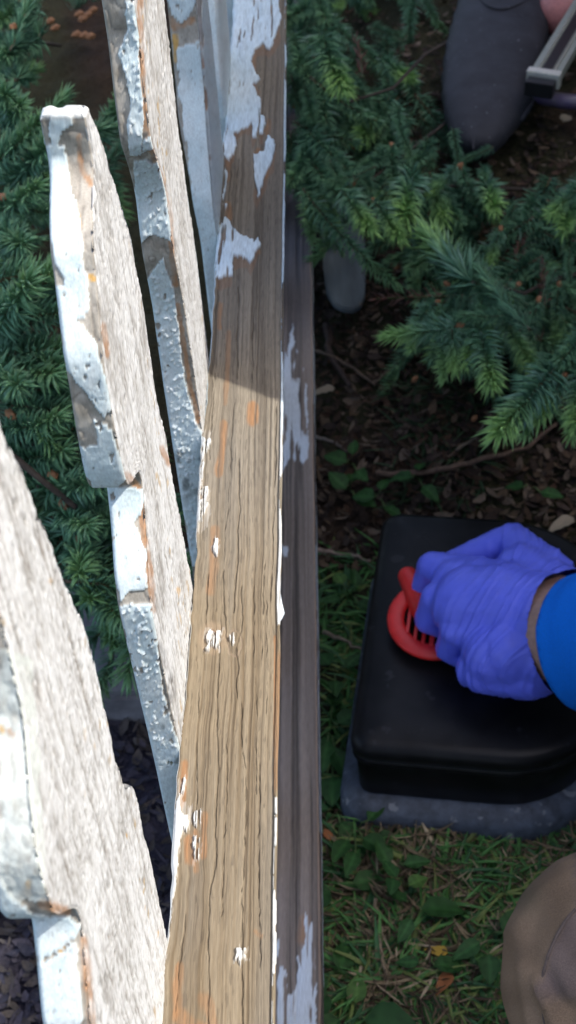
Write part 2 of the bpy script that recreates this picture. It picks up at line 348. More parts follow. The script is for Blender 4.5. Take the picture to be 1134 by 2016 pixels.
for k, d in enumerate((-.17, -.34)):
    obj('picket', picket(sh(near1, d), sh(far1, d), .013, .82, .02, 80+k, [], [], res=(24, 10), dz=.003, white=.9), fence)

# ---------------------------------------------------------------- rails
def rail(xl, xr, zt, ht, y0, y1, ncol, ys, cb, droop=None):
    ring = [('t', t) for t in np.linspace(0, 1, ncol, endpoint=False)]+[('s', t) for t in np.linspace(0, 1, 14, endpoint=False)] + \
           [('u', t) for t in np.linspace(0, 1, 6, endpoint=False)]+[('l', t) for t in np.linspace(0, 1, 14, endpoint=False)]
    def P_of(Fid, A, S):
        wl = .0008*vn(S*40, 0*S, 71)+.0004*vn(S*160, 0*S, 72); wr = .0004*vn(S*35, 0*S, 73)
        P = np.zeros((len(S), 3)); N = np.zeros_like(P); L = np.zeros(len(S))
        f = Fid == 't'; P[f] = np.stack([xl+(xr-xl)*A[f], S[f], np.full(f.sum(), zt)], 1); N[f] = (0, 0, 1); L[f] = xr-xl
        f = Fid == 's'; P[f] = np.stack([np.full(f.sum(), xr), S[f], zt-ht*A[f]], 1); N[f] = (1, 0, 0); L[f] = ht
        f = Fid == 'u'; P[f] = np.stack([xr-(xr-xl)*A[f], S[f], np.full(f.sum(), zt-ht)], 1); N[f] = (0, 0, -1); L[f] = xr-xl
        f = Fid == 'l'; P[f] = np.stack([np.full(f.sum(), xl), S[f], zt-ht+ht*A[f]], 1); N[f] = (-1, 0, 0); L[f] = ht
        wx = np.where(Fid == 't', 1-A, np.where(Fid == 'l', 1., np.where(Fid == 'u', A, 0.))); P[:, 0] += wl*wx+wr*(1-wx)
        return P, N, np.minimum(A, 1-A)*L, A*L
    return board(P_of, len(ys), ys, ring, cb, MWR, rnd=.0008)
CR = [(2.6, [(438, 1120), (441, 1160), (440, 1200), (445, 1235), (447, 1262)]), (2.2, [(436, 1230), (432, 1290), (428, 1330), (427, 1400), (429, 1460), (428, 1540), (424, 1600), (425, 1690), (412, 1760), (408, 1850), (411, 1920), (410, 2016)]),
      (2.4, [(476, 1150), (476, 1235), (466, 1270), (468, 1310), (463, 1345), (466, 1370)]), (1.6, [(474, 1380), (476, 1460), (482, 1510), (484, 1580), (482, 1660), (476, 1760), (475, 1860), (478, 2016)]),
      (1.5, [(470, 900), (472, 980), (468, 1050), (465, 1120), (460, 1200)]), (1.2, [(447, 1400), (446, 1500), (444, 1600), (440, 1700), (436, 1800)]), (1.2, [(500, 1150), (500, 1300), (505, 1400), (503, 1560)]),
      (1.3, [(387, 1290), (390, 1400), (386, 1500), (386, 1600)]), (1.2, [(525, 1180), (526, 1300), (522, 1450)]), (1.3, [(545, 750), (543, 900), (537, 1050), (533, 1180)]), (1.1, [(460, 790), (457, 850), (452, 950), (440, 1080)]),
      (1.1, [(410, 1120), (406, 1200), (400, 1290)]), (1.2, [(470, 560), (468, 660), (466, 740)]), (1.1, [(500, 600), (497, 700), (495, 760)]), (1., [(425, 690), (420, 770), (412, 900)]),
      (1.1, [(520, 1060), (518, 1180), (516, 1300)]), (1.1, [(365, 1800), (352, 1900), (345, 2016)]), (1.1, [(510, 1500), (509, 1700), (512, 1900)]), (1.2, [(530, 400), (527, 440)]), (1.0, [(495, 130), (520, 160)]),
      (1.1, [(470, 310), (462, 400), (458, 470)])]
RP = [[(440, -20), (546, -20), (552, 30), (550, 50), (531, 98), (522, 85), (502, 94), (495, 120), (513, 156), (496, 168), (511, 192), (513, 222), (506, 268), (498, 270), (494, 240), (475, 252), (462, 262), (466, 285), (452, 316), (440, 305), (445, 200), (455, 50)],
      [(527, 266), (541, 275), (538, 310), (522, 345), (510, 383), (500, 350), (499, 303), (518, 296)], [(514, 228), (522, 230), (518, 264), (510, 262)],
      [(445, 424), (465, 455), (514, 474), (505, 492), (494, 518), (488, 506), (461, 500), (458, 540), (436, 546), (425, 540), (425, 460)], [(444, 333), (448, 335), (444, 375), (438, 400)], [(440, 395), (446, 398), (444, 408)],
      [(396, 858), (413, 864), (411, 880), (402, 895), (402, 925), (399, 950), (410, 955), (409, 1000), (396, 1025), (385, 1025), (395, 930)], [(424, 1057), (431, 1060), (430, 1086), (422, 1090), (419, 1075)],
      [(408, 1240), (416, 1237), (420, 1244), (432, 1236), (436, 1242), (428, 1250), (434, 1256), (427, 1262), (430, 1274), (420, 1271), (414, 1277), (402, 1272), (412, 1262), (405, 1256)], [(452, 1248), (458, 1243), (462, 1256), (456, 1270)],
      [(352, 1560), (356, 1590), (364, 1604), (372, 1600), (368, 1640), (362, 1628), (354, 1650), (347, 1720), (338, 1800), (332, 1850), (320, 1870), (320, 1700), (345, 1590)],
      [(381, 1600), (397, 1591), (396, 1620), (389, 1629), (381, 1618)], [(380, 1648), (393, 1647), (392, 1693), (381, 1692)],
      [(463, 1866), (470, 1869), (473, 1862), (477, 1870), (486, 1867), (481, 1877), (486, 1886), (477, 1884), (473, 1899), (469, 1887), (462, 1890), (467, 1879)], [(360, 1530), (364, 1528), (362, 1560), (357, 1560)]]
RO = [((14, [(499, 797), (498, 825)]), 1), ((9, [(440, 830), (436, 880), (430, 930)]), .9), ((7, [(450, 650), (447, 720), (443, 790)]), .6), ((7, [(433, 595), (431, 640)]), .8),
      ((12, [(424, 1040), (422, 1080), (418, 1120), (412, 1160)]), .7), ((9, [(362, 1500), (360, 1545), (357, 1580)]), 1), ((13, [(372, 1650), (376, 1690)]), 1), ((8, [(402, 1600), (400, 1680)]), 1), ((9, [(384, 1636), (386, 1710)]), .9),
      ((22, [(350, 2000), (400, 2030)]), .8), ((12, [(352, 1900), (348, 1990)]), .8), ((16, [(400, 1960), (420, 2020)]), .6), ((7, [(505, 480), (510, 492)]), .9), ((9, [(447, 400), (452, 425)]), .8), ((6, [(530, 235), (526, 260)]), .8),
      ((6, [(508, 290), (502, 300)]), .8), ((6, [(528, 318), (522, 345)]), .8), ((7, [(503, 1830), (512, 1838)]), .6), ((10, [(497, 110), (496, 160)]), .6), ((7, [(452, 290), (450, 350)]), .5), ((3.5, [(541, 1250), (540, 1560)]), .9), ((6, [(392, 940), (392, 1000)]), .6), ((5, [(378, 1130), (372, 1200)]), .7)]
def rail_cb(Fid, A, S, P, T):
    px, py = proj(P); jx, jy = jit(px, py, 5, 11, 5); t = Fid == 't'
    warp = .0022*fbm(S*5, A*3, 101, 2)+.0012*np.exp(-((py-1270)/70.)**2)*np.sign(px-450)*np.clip(1-np.abs(px-450)/60, 0, 1)
    TT = T+warp
    g0 = fbm(TT*260, S*2.2, 102, 4); g1 = fbm(TT*900, S*6, 103, 4); g2 = fbm(TT*2400, S*40, 104, 2); blo = fbm(TT*45, S*5, 105, 3)
    tick = (fbm(TT*1300, S*130, 106, 2) > .33)*1.
    g3 = fbm(TT*3000, S*14, 108, 2); g4 = vn(TT*1250+.8*vn(TT*200, S*5, 110), S*2.2, 109); d = .0002*g0+.0002*g1+.00012*g2+.00012*g3
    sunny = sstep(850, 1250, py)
    lo = mix(np.array([[.17, .145, .11]]), (.25, .18, .10), sunny)*(.72+.3*(1-sunny))[:, None]; hi = mix(np.array([[.34, .295, .225]]), (.312, .252, .168), sunny)  # sun and shade tinted into the wood: tan where lit, grey where shaded
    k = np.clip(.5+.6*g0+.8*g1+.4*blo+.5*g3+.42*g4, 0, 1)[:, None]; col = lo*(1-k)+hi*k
    grey = sstep(-.05, .35, fbm(TT*120, S*4, 107, 3)-.2*np.exp(-((py-1500)/160.)**2)+.1)*.45
    col = mix(col, (.17, .155, .13), grey)
    line = sstep(.26, .40, -g1-.35*g0); col = mix(col, (.085, .068, .048), line*.38); d -= .0002*line
    col = mix(col, (.06, .05, .04), tick*.28); d -= .00015*tick
    # red-brown where the paint has only just gone
    red = np.zeros(len(S))
    for poly in RP[:4]: red = np.maximum(red, inpoly(px+10*fbm(px/20, py/40, 120, 2), (py-18)+18*fbm(px/14, py/40, 121, 2), poly)*1.)
    col = mix(col, (.30, .17, .10), red*.5*t)
    for q, ((r, pl), a) in enumerate(RO):
        w_ = 1-sstep(r*.45, r, segdist(px, py*1., pl)+r*.5*fbm(px/(r*.9), py/(r*3), 130+q)); col = mix(col, ORANGE*(1+.3*g1[:, None]), w_*a*t*np.clip(.75+.5*g1+.4*g3, .2, .95)*(1-.5*line))
    crk = np.zeros(len(S))
    for wd, pl in CR:
        wd *= (1.15 if wd > 1.5 else 1.)
        crk = np.maximum(crk, 1-sstep(wd*.35, wd, segdist(px+3*fbm(py/40, px*0, 140)+1.1*vn(py/12, px*0+wd, 143), py, pl)+.8*vn(py/11, px*0+wd, 141)+1.2*fbm(py/30, px*0+wd*3, 142))*(1 if wd > 1.5 else .38))
    crk *= t; d -= .0022*crk; col = mix(col, (.05, .04, .03), crk*.7)
    # knot at the middle
    kd = np.hypot((px-418)/1.0, (py-1252)/1.1)
    kn = t*(1-sstep(24, 34, kd)); col = mix(col, (.33, .24, .16), kn*.3)
    col = mix(col, (.13, .06, .03), (np.abs(kd-11) < 4)*t*(px < 428)*.6)
    kd2 = np.hypot((px-462)/1.0, (py-1262)/1.7); rg = np.clip(1-np.abs(kd2-14+2*vn(px/6, py/6, 150))/2.5, 0, 1)*t; d -= .0006*rg; col = mix(col, (.2, .15, .11), rg*.6); d += .0007*t*np.clip(1-kd2/14, 0, 1)
    pm = np.zeros(len(S))
    for qi, poly in enumerate(RP): pm = np.maximum(pm, (inpoly(jx, jy, poly) & (t | (Fid == 'l')))*(1. if qi < 6 or qi == 10 else sstep(-.30, -.16, g3+.8*g1+.25*vn(px/3, py/5, 170))))
    # paint along the two long edges: left side face, right side face and a sliver of the right arris
    er = T[:] if False else np.where(t, (1-A)*.0384, 0); rag = .0012*fbm(S*130, 0*S, 160, 3)+.0008*vn(S*18, 0*S, 161)
    
    el = np.where(t, A*.0384, 9); pm = np.where(t & (el < .0006*vn(S*60, 0*S, 162)) & ((py < 640) | (py > 1560)), 1., pm)
    side = (Fid == 's') | (Fid == 'l'); pm = np.where((Fid == 's') & (A < .12+.6*fbm(S*30, 0*S, 167)) & ((py < 1230) | (py > 1570)), 1., pm); pm = np.where((Fid == 'l') & (fbm(T*90, S*12, 163, 4) > -.38), 1., pm); og = (Fid == 's')*sstep(1270, 1300, py)*(1-sstep(1540, 1570, py)); pm = pm*(1-og); col = mix(col, (.36, .21, .11), og*.8)
    pm *= 1-.9*(sstep(.36, .42, fbm(TT*420, S*28, 164, 3)))*t*(py < 600)
    for poly in RP[5:]:
        c_ = np.mean(poly, 0); big = [(c_[0]+(a-c_[0])*1.35, c_[1]+(b-c_[1])*1.25) for a, b in poly]
        res = inpoly(px+7*fbm(px/5, py/14, 168, 3), py+10*fbm(px/4, py/16, 169, 3), big)*t*np.clip(.55+1.2*g3+.8*g1, 0, 1)*(1-line); col = mix(col, (.40, .38, .34), res*.6)
    pc = mix(np.array([[.47, .59, .66]]), (.56, .65, .69), np.clip(.5+fbm(px/40, py/60, 165), 0, 1))
    pc = mix(pc, (.55, .55, .52), sstep(800, 900, py)); pc = pc*(1-.35*np.clip(fbm(px/4, py/12, 166, 3)+.1, 0, 1)[:, None])  # shade painted in: bluer paint on the shaded stretch, neutral where sunlit
    col = mix(col, pc, pm); d = d*(1-.8*pm)+pm*(.0006+.0002*g1)
    return d, np.clip(col, .01, .95), pm
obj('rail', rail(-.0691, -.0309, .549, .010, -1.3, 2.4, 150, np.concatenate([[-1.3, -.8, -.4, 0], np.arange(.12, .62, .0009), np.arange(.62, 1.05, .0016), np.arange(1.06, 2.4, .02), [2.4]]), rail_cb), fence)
LP = [[(556, 655), (566, 700), (575, 635), (584, 690), (600, 735), (607, 800), (607, 905), (596, 915), (590, 905), (580, 918), (572, 900), (556, 930), (550, 800)],
      [(597, 1802), (607, 1805), (607, 1825), (615, 1815), (620, 1830), (624, 2030), (538, 2030), (540, 1940), (552, 1905), (562, 1908), (568, 1960), (584, 1945), (590, 1900), (585, 1895), (598, 1860), (604, 1845), (598, 1830)], [(545, 1850), (551, 1850), (549, 1880), (543, 1880)], [(553, 1070), (566, 1080), (563, 1100), (554, 1092)]]
def low_cb(Fid, A, S, P, T):
    px, py = proj(P); jx, jy = jit(px, py, 6, 14, 205); t = Fid == 't'
    g0 = fbm(T*200, S*2, 202, 4); g1 = fbm(T*700, S*7, 203, 3)
    col = mix(np.array([[.11, .095, .085]]), (.24, .205, .18), np.clip(.5+g0+.9*g1, 0, 1)); d = .0004*g0+.0003*g1
    line = sstep(.25, .4, -g1-.4*g0); col = mix(col, (.06, .055, .05), line*.6); d -= .0005*line
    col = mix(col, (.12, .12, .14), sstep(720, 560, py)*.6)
    pm = np.zeros(len(S))
    for poly in LP: pm = np.maximum(pm, (inpoly(jx, jy, poly) & t)*1.)
    pm *= 1-sstep(.12, .2, fbm(T*300, S*22, 207, 3))
    col = mix(col, (.3, .16, .08), np.clip(1-segdist(px, py, [(600, 1810), (595, 1850)])/14, 0, 1)*.7*t)
    ed = np.where(t, 1-A, 1); col = mix(col, (.34, .24, .17), (ed < .06)*.6*t)
    side = (Fid == 's'); pm = np.where(side & (fbm(T*90, S*12, 208, 4) > 0), 1., pm)
    col = mix(col, np.array([[.50, .57, .64]]), pm); d = d+pm*.0006
    return d, np.clip(col, .01, .95), pm
XR2 = onz(632.5, 1850, .115)[0]
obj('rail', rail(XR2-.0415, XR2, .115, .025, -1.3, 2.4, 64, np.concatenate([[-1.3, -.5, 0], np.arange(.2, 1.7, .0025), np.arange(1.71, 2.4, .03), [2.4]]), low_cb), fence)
# curled flake of old paint standing off the rail's side
fl = []
for (a, b) in [(547, 1150), (549, 1120), (553, 1135), (552, 1165), (556, 1190), (560, 1206), (555, 1216), (547, 1228), (546, 1190)]:
    p = onz(a, b, .52); fl.append(p)
fl = np.array(fl); c_ = fl.mean(0); V = list(fl)+[c_+(0, 0, .003)]+[p-np.array([0, 0, .001]) for p in fl]
n_ = len(fl); Fc = [(i, (i+1) % n_, n_) for i in range(n_)]+[(n_+1+(i+1) % n_, n_+1+i, i, (i+1) % n_) for i in range(n_)]+[tuple(range(2*n_, n_, -1))]
obj('paint_flake', mesh('flake', V, Fc, mat_plain('flake_paint', (.6, .66, .7), .6, 200, .15), False), fence)
def boxm(x0, x1, y0, y1, z0, z1, bev=0):
    bm = bmesh.new(); bmesh.ops.create_cube(bm, size=1)
    for v in bm.verts: v.co = Vector(((x0+x1)/2+v.co.x*(x1-x0), (y0+y1)/2+v.co.y*(y1-y0), (z0+z1)/2+v.co.z*(z1-z0)))
    if bev: bmesh.ops.bevel(bm, geom=bm.edges[:], offset=bev, segments=2, affect='EDGES')
    return bm
def bmobj(name, bm, mat, parent=None, smooth=False):
    me = bpy.data.meshes.new(name); bm.to_mesh(me); bm.free(); me.materials.append(mat)
    if smooth: me.polygons.foreach_set('use_smooth', [True]*len(me.polygons))
    return obj(name, me, parent)
MPOST = mat_plain('post_wood', (.3, .27, .22), .9, 30, .4, .4, .002, stretch=(1, 1, .1))
for yy in (-1.2, 2.3): bmobj('post', boxm(-.03, .06, yy-.045, yy+.045, -.1, .72, .004), MPOST, fence)

# ---------------------------------------------------------------- generic geometry
def tube(pts, rad, seg=6, jitter=0, closed=True):
    pts = np.array(pts, float); rad = np.broadcast_to(np.array(rad, float), (len(pts),)); V = []; Fc = []
    up = np.array([.3, .2, 1.])
    for i, p in enumerate(pts):
        t = pts[min(i+1, len(pts)-1)]-pts[max(i-1, 0)]; t /= np.linalg.norm(t)+1e-9
        a = np.cross(t, up); a /= np.linalg.norm(a)+1e-9; b = np.cross(t, a)
        for k in range(seg):
            an = 2*math.pi*k/seg; V.append(p+(a*math.cos(an)+b*math.sin(an))*rad[i]*(1+jitter*(random.random()-.5)))
        if i:
            for k in range(seg):
                k2 = (k+1) % seg; Fc.append(((i-1)*seg+k, (i-1)*seg+k2, i*seg+k2, i*seg+k))
    if closed: Fc.append(tuple(range(seg))[::-1]); Fc.append(tuple((len(pts)-1)*seg+k for k in range(seg)))
    return V, Fc
def wobble(p0, p1, n=8, amp=.01):
    p0 = np.array(p0, float); p1 = np.array(p1, float); o = [p0+(p1-p0)*i/(n-1) for i in range(n)]
    a = np.cumsum(rng.normal(0, amp/2, (n, 3)), 0); a -= np.linspace(0, 1, n)[:, None]*a[-1]
    return [q+b for q, b in zip(o, a)]
def blob(caps, voxel=.004, smooth=4):
    """one continuous skin round tapered capsules"""
    bm = bmesh.new()
    for p0, p1, r0, r1 in caps:
        p0 = Vector(p0); p1 = Vector(p1); ax = p1-p0; L = max(ax.length, 1e-5); q = ax.to_track_quat('Z', 'Y'); rings = []
        prof = [(-r0*math.cos(a), r0*math.sin(a)) for a in np.linspace(0.15, math.pi/2, 6)]+[(L+r1*math.sin(a), r1*math.cos(a)) for a in np.linspace(0, math.pi/2-.15, 6)]
        for h, r in prof: rings.append([bm.verts.new(p0+q@Vector((r*math.cos(2*math.pi*k/18), r*math.sin(2*math.pi*k/18), h))) for k in range(18)])
        for a, b in zip(rings[:-1], rings[1:]):
            for k in range(18): bm.faces.new((a[k], a[(k+1) % 18], b[(k+1) % 18], b[k]))
        bm.faces.new(rings[0][::-1]); bm.faces.new(rings[-1])
    me = bpy.data.meshes.new('tmp'); bm.to_mesh(me); bm.free(); o = bpy.data.objects.new('tmp', me); C.objects.link(o)
    m = o.modifiers.new('r', 'REMESH'); m.mode = 'VOXEL'; m.voxel_size = voxel
    s = o.modifiers.new('s', 'SMOOTH'); s.iterations = smooth; s.factor = .6
    dg = bpy.context.evaluated_depsgraph_get(); ev = o.evaluated_get(dg); out = bpy.data.meshes.new_from_object(ev)
    bpy.data.objects.remove(o); out.polygons.foreach_set('use_smooth', [True]*len(out.polygons)); return out
def mverts(me):
    a = np.zeros(len(me.vertices)*3, np.float32); me.vertices.foreach_get('co', a); return a.reshape(-1, 3).astype(float)
def mnorm(me):
    a = np.zeros(len(me.vertices)*3, np.float32); me.vertices.foreach_get('normal', a); return a.reshape(-1, 3).astype(float)
def setv(me, V): me.vertices.foreach_set('co', V.astype(np.float32).ravel()); me.update()

# ---------------------------------------------------------------- hard case
def outline(pts, n=96, z=0.):
    """smooth closed curve (Catmull-Rom) through world xy points"""
    P = np.array(pts); N_ = len(P); o = []
    for i in range(N_):
        a, b, c, d = P[i-1], P[i], P[(i+1) % N_], P[(i+2) % N_]
        for t in np.linspace(0, 1, n//N_, endpoint=False):
            o.append(.5*((2*b)+(c-a)*t+(2*a-5*b+4*c-d)*t*t+(3*b-a-3*c+d)*t**3))
    return np.array(o)
def rrect(cen, ang, hx, hy, radii, n=12):
    """rounded rectangle, corner radii for (-x-y, +x-y, +x+y, -x+y)"""
    o = []
    for (sx, sy), r, a0 in zip(((-1, -1), (1, -1), (1, 1), (-1, 1)), radii, (180, 270, 0, 90)):
        cx_, cy_ = sx*(hx-r), sy*(hy-r)
        for t in np.linspace(0, 90, n): o.append((cx_+r*math.cos(R(a0+t)), cy_+r*math.sin(R(a0+t))))
    o = np.array(o); c, s = math.cos(ang), math.sin(ang); return o@np.array([[c, s], [-s, c]])+np.array(cen)
def loft(rings, top=True, bottom=True):
    """rings: list of (xy outline, z); caps shrink to a centre so they shade well"""
    n = len(rings[0][0]); V = []; Fc = []
    for xy, z in rings: V += [(p[0], p[1], z) for p in xy]
    for i in range(len(rings)-1):
        for k in range(n): k2 = (k+1) % n; Fc.append((i*n+k, i*n+k2, (i+1)*n+k2, (i+1)*n+k))
    if bottom: Fc.append(tuple(range(n))[::-1])
    if top: Fc.append(tuple((len(rings)-1)*n+k for k in range(n)))
    return V, Fc
def inset(xy, d):
    n = len(xy); t = np.roll(xy, -1, 0)-np.roll(xy, 1, 0); t /= np.linalg.norm(t, axis=1)[:, None]+1e-9
    return xy-np.stack([t[:, 1], -t[:, 0]], 1)*d
ZT = .125
fl_, fr_, bl_ = onz(693, 1463, ZT)[:2], onz(1130, 1500, ZT)[:2], onz(772, 1004, ZT)[:2]
ux = fr_-fl_; ux /= np.linalg.norm(ux); uy = np.array([-ux[1], ux[0]])
hy_ = float((bl_-fl_)@uy)/2; hx_ = .098
sk = float((bl_-fl_)@ux)/(2*hy_)
ccen = fl_+ux*hx_+uy*hy_; cang = math.atan2(ux[1], ux[0])
def case_ring(grow, r=(.014, .082, .092, .016)):
    o = rrect((0, 0), 0, hx_+grow, hy_+grow, [q+max(grow, -.01) for q in r]); o[:, 0] += (o[:, 1]+hy_)*sk*.35
    c, s = math.cos(cang), math.sin(cang); return o@np.array([[c, s], [-s, c]])+ccen
MCASE = mat_plain('black_plastic', (.003, .0034, .0045), .40, 45, .35, .3, .0003, spec=.22, speck=(55, .64, (.016, .017, .02)), col2=(.0075, .008, .0095))
MBASE = mat_plain('grey_plastic', (.055, .07, .098), .6, 90, .5, .4, .0006, spec=.4, speck=(70, .62, (.16, .18, .21)))
case = empty('equipment_case', (ccen[0], ccen[1], 0), 'black hard case with rounded corner standing on the grass in front of the kneeling worker', 'case')
zb = .022
V, Fc = loft([(case_ring(.012), zb-.02), (case_ring(.013), zb), (case_ring(.013), zb+.018), (case_ring(.010), zb+.024), (case_ring(-.002), zb+.030), (case_ring(-.012), zb+.030)])
obj('base', mesh('base', V, Fc, MBASE), case)
V, Fc = loft([(case_ring(-.006), zb+.028), (case_ring(-.003), zb+.033), (case_ring(-.001), .098), (case_ring(-.002), .1)])
obj('body', mesh('body', V, Fc, MCASE), case)
V, Fc = loft([(case_ring(.0), .098), (case_ring(.002), .100), (case_ring(.002), .104), (case_ring(.0), .1055), (case_ring(-.0005), .1065), (case_ring(.0025), .108), (case_ring(.003), .114), (case_ring(.0015), .119), (case_ring(-.002), .1225), (case_ring(-.008), .1247), (case_ring(-.03), .1252), (case_ring(-.06), .1250)])
obj('lid', mesh('lid', V, Fc, MCASE), case)
V, Fc = tube([(*p, .1062) for p in case_ring(.0005)], .0012, 6, closed=False); 
n6 = len(V)//6; Fc += [((n6-1)*6+k, (n6-1)*6+(k+1) % 6, (k+1) % 6, k) for k in range(6)]
obj('gasket', mesh('gasket', V, Fc, mat_plain('rubber', (.03, .034, .04), .35, 300, .1, .1, .0002)), case)

# ---------------------------------------------------------------- red slotted tool
tc = onz(856, 1218, .140)
tool = empty('slotted_disc', tuple(tc), 'round red plastic disc with a slotted grille held under the gloved hand', 'tool')
MRED = mat_plain('red_plastic', (.62, .022, .02), .42, 120, .12, .15, .0004, spec=.5)
RD = .039; ta = R(-10)
def tl(p): # tool local to world, tilted slightly up at its far edge
    m = Matrix.Rotation(ta, 3, 'Z')@Matrix.Rotation(R(7), 3, 'X'); return np.array(m@Vector(p))+tc
V = []; Fc = []; NS = 64
prof = [(.0248, -.003), (.0248, .0008), (.0275, .0018), (.035, .0026), (.0378, .0012), (.0388, -.0012), (.0375, -.004), (.027, -.004)]
for i in range(NS):
    a = 2*math.pi*i/NS
    for r, h in prof: V.append(tl((r*math.cos(a), r*math.sin(a), h+.0003*math.sin(a*30)*(r > .03))))
for i in range(NS):
    for k in range(8): i2 = (i+1) % NS; k2 = (k+1) % 8; Fc.append((i*8+k, i2*8+k, i2*8+k2, i*8+k2))
obj('rim', mesh('rim', V, Fc, MRED), tool)
for k in range(7):
    x = -.0205+k*.0068; L = math.sqrt(max(0, .0265**2-x*x)); wv = .0015 if k != 3 else .002
    V = [tl((x+a*wv, b*L, h)) for h in (-.003, .0012) for a, b in ((-1, -1), (1, -1), (1, 1), (-1, 1))]+[tl((x+a*wv*.7, b*L*.98, .0018)) for a, b in ((-1, -1), (1, -1), (1, 1), (-1, 1))]
    Fc = [(3, 2, 1, 0)]+[(i, (i+1) % 4, 4+(i+1) % 4, 4+i) for i in range(4)]+[(4+i, 4+(i+1) % 4, 8+(i+1) % 4, 8+i) for i in range(4)]+[(8, 9, 10, 11)]
    obj('grille_bar', mesh('grille_bar', V, Fc, MRED, False), tool)
g0_ = onz(803, 1135, .145); g1_ = onz(835, 1200, .145); 
me = blob([(g0_, g1_, .0085, .011), (g1_, onz(880, 1190, .147), .010, .010), (onz(880, 1190, .147), onz(960, 1215, .155), .011, .012)], .0015, 3)
me.materials.append(MRED); obj('handle', me, tool)

# ---------------------------------------------------------------- kneeling worker
MSKIN = mat_plain('skin', (.44, .27, .21), .5, 260, .15, .3, .0005, sss=.1)
MGLOVE = mat_plain('nitrile_glove', (.125, .165, .84), .38, 90, .06, .1, .0004, spec=.45)
MSHIRT = mat_plain('blue_shirt', (.002, .16, .72), .85, 900, .12, .4, .0003, spec=.2)
MTROU0 = mat_plain('brown_trousers', (.15, .112, .085), .9, 14, .2, .5, .0006, spec=.15, col2=(.155, .112, .105))
MSOLE = mat_plain('shoe_black', (.03, .03, .035), .6, 100, .3)
MHAIR = mat_plain('hair', (.05, .03, .02), .6, 300, .4, .6, .001, stretch=(1, 1, .1))
pers = empty('person', (.55, .5, 0), 'kneeling worker in blue sleeves and brown trousers reaching a gloved hand onto the black case', 'person')
W = lambda a, b, z: onz(a, b, z)
# glove: back of the hand, four curled fingers, thumb
wr = W(1085, 1240, .19); kn = [W(852, 1118, .172), W(862, 1178, .178), W(902, 1240, .176), W(950, 1292, .166)]
caps = [(W(1095, 1240, .19), W(1000, 1200, .186), .040, .036), (W(1000, 1200, .186), W(925, 1190, .182), .036, .030), (W(1070, 1290, .184), W(980, 1290, .176), .026, .026),
        (W(1040, 1180, .185), W(900, 1150, .178), .030, .020), (W(1100, 1190, .188), W(1030, 1130, .182), .030, .024)]
for i, k in enumerate(kn):
    caps.append((W(1010, 1170+i*38, .184), k, .026, .0135))
    p1 = k+np.array([-.007, -.003+.002*i, -.024]); p2 = p1+np.array([.016, -.001, -.012]); p3 = p2+np.array([.014, 0, .004])
    rr = (.0108, .0112, .0108, .0095)[i]
    caps += [(k, p1, rr*1.15, rr), (p1, p2, rr, rr*.92), (p2, p3, rr*.92, rr*.85)]
caps += [(W(1075, 1140, .182), W(1010, 1062, .176), .024, .0135), (W(1010, 1062, .176), W(950, 1085, .166), .0135, .012), (W(950, 1085, .166), W(880, 1112, .155), .012, .010),
         (W(1000, 1330, .168), W(950, 1325, .164), .0165, .015), (kn[3], W(935, 1318, .160), .014, .014), (W(1040, 1330, .172), W(1000, 1330, .168), .018, .0165)]
gl = blob(caps, .0013, 16)
axd = (W(1180, 1262, .2)-W(1000, 1205, .186)); axd /= np.linalg.norm(axd)
cuc = W(1190, 1246, .205); CUR = .0575
bm = bmesh.new(); bm.from_mesh(gl); cv_ = Vector(cuc)
bmesh.ops.delete(bm, geom=[v for v in bm.verts if (v.co-cv_).length < CUR], context='VERTS')
for e in bm.edges:
    if e.is_boundary:
        for v in e.verts: v.co = cv_+(v.co-cv_).normalized()*CUR
bm.to_mesh(gl); bm.free(); cutp = W(1062, 1240, .19)
Vv = mverts(gl); Nn = mnorm(gl); rel = Vv-cutp; s_ = rel@axd; side_ = np.cross(axd, [0, 0, 1]); side_ /= np.linalg.norm(side_); q_ = rel@side_
warp = s_*1+.35*q_*np.sin(q_*18+1)+.010*vn(Vv[:, 0]*22, Vv[:, 1]*22, 300, Vv[:, 2]*22)
rid = 1-np.abs(vn(warp*150, q_*14, 301, Vv[:, 2]*12))*2; rid2 = 1-np.abs(vn(warp*330, q_*26, 302, Vv[:, 2]*16))*2
amp = sstep(-.115, -.03, s_)*.9+.35
r3 = np.clip(1-np.abs(vn(warp*110+2, q_*6, 305, Vv[:, 2]*6)), 0, 1)**7; r4 = np.clip(1-np.abs(vn(warp*260, q_*11, 306, Vv[:, 2]*9)), 0, 1)**6; r5 = np.clip(1-np.abs(vn(warp*60+q_*50, q_*30, 307, Vv[:, 2]*20)), 0, 1)**8
D = .0013*r3*amp+.0009*r4*amp+.0004*r5*amp+.0008*vn(Vv[:, 0]*45, Vv[:, 1]*45, 303, Vv[:, 2]*45)
flare = (1-sstep(0, .012, np.linalg.norm(Vv-cuc, axis=1)-CUR))*.002
setv(gl, Vv+Nn*(D+flare)[:, None]); gl.materials.append(MGLOVE); obj('glove', gl, pers)
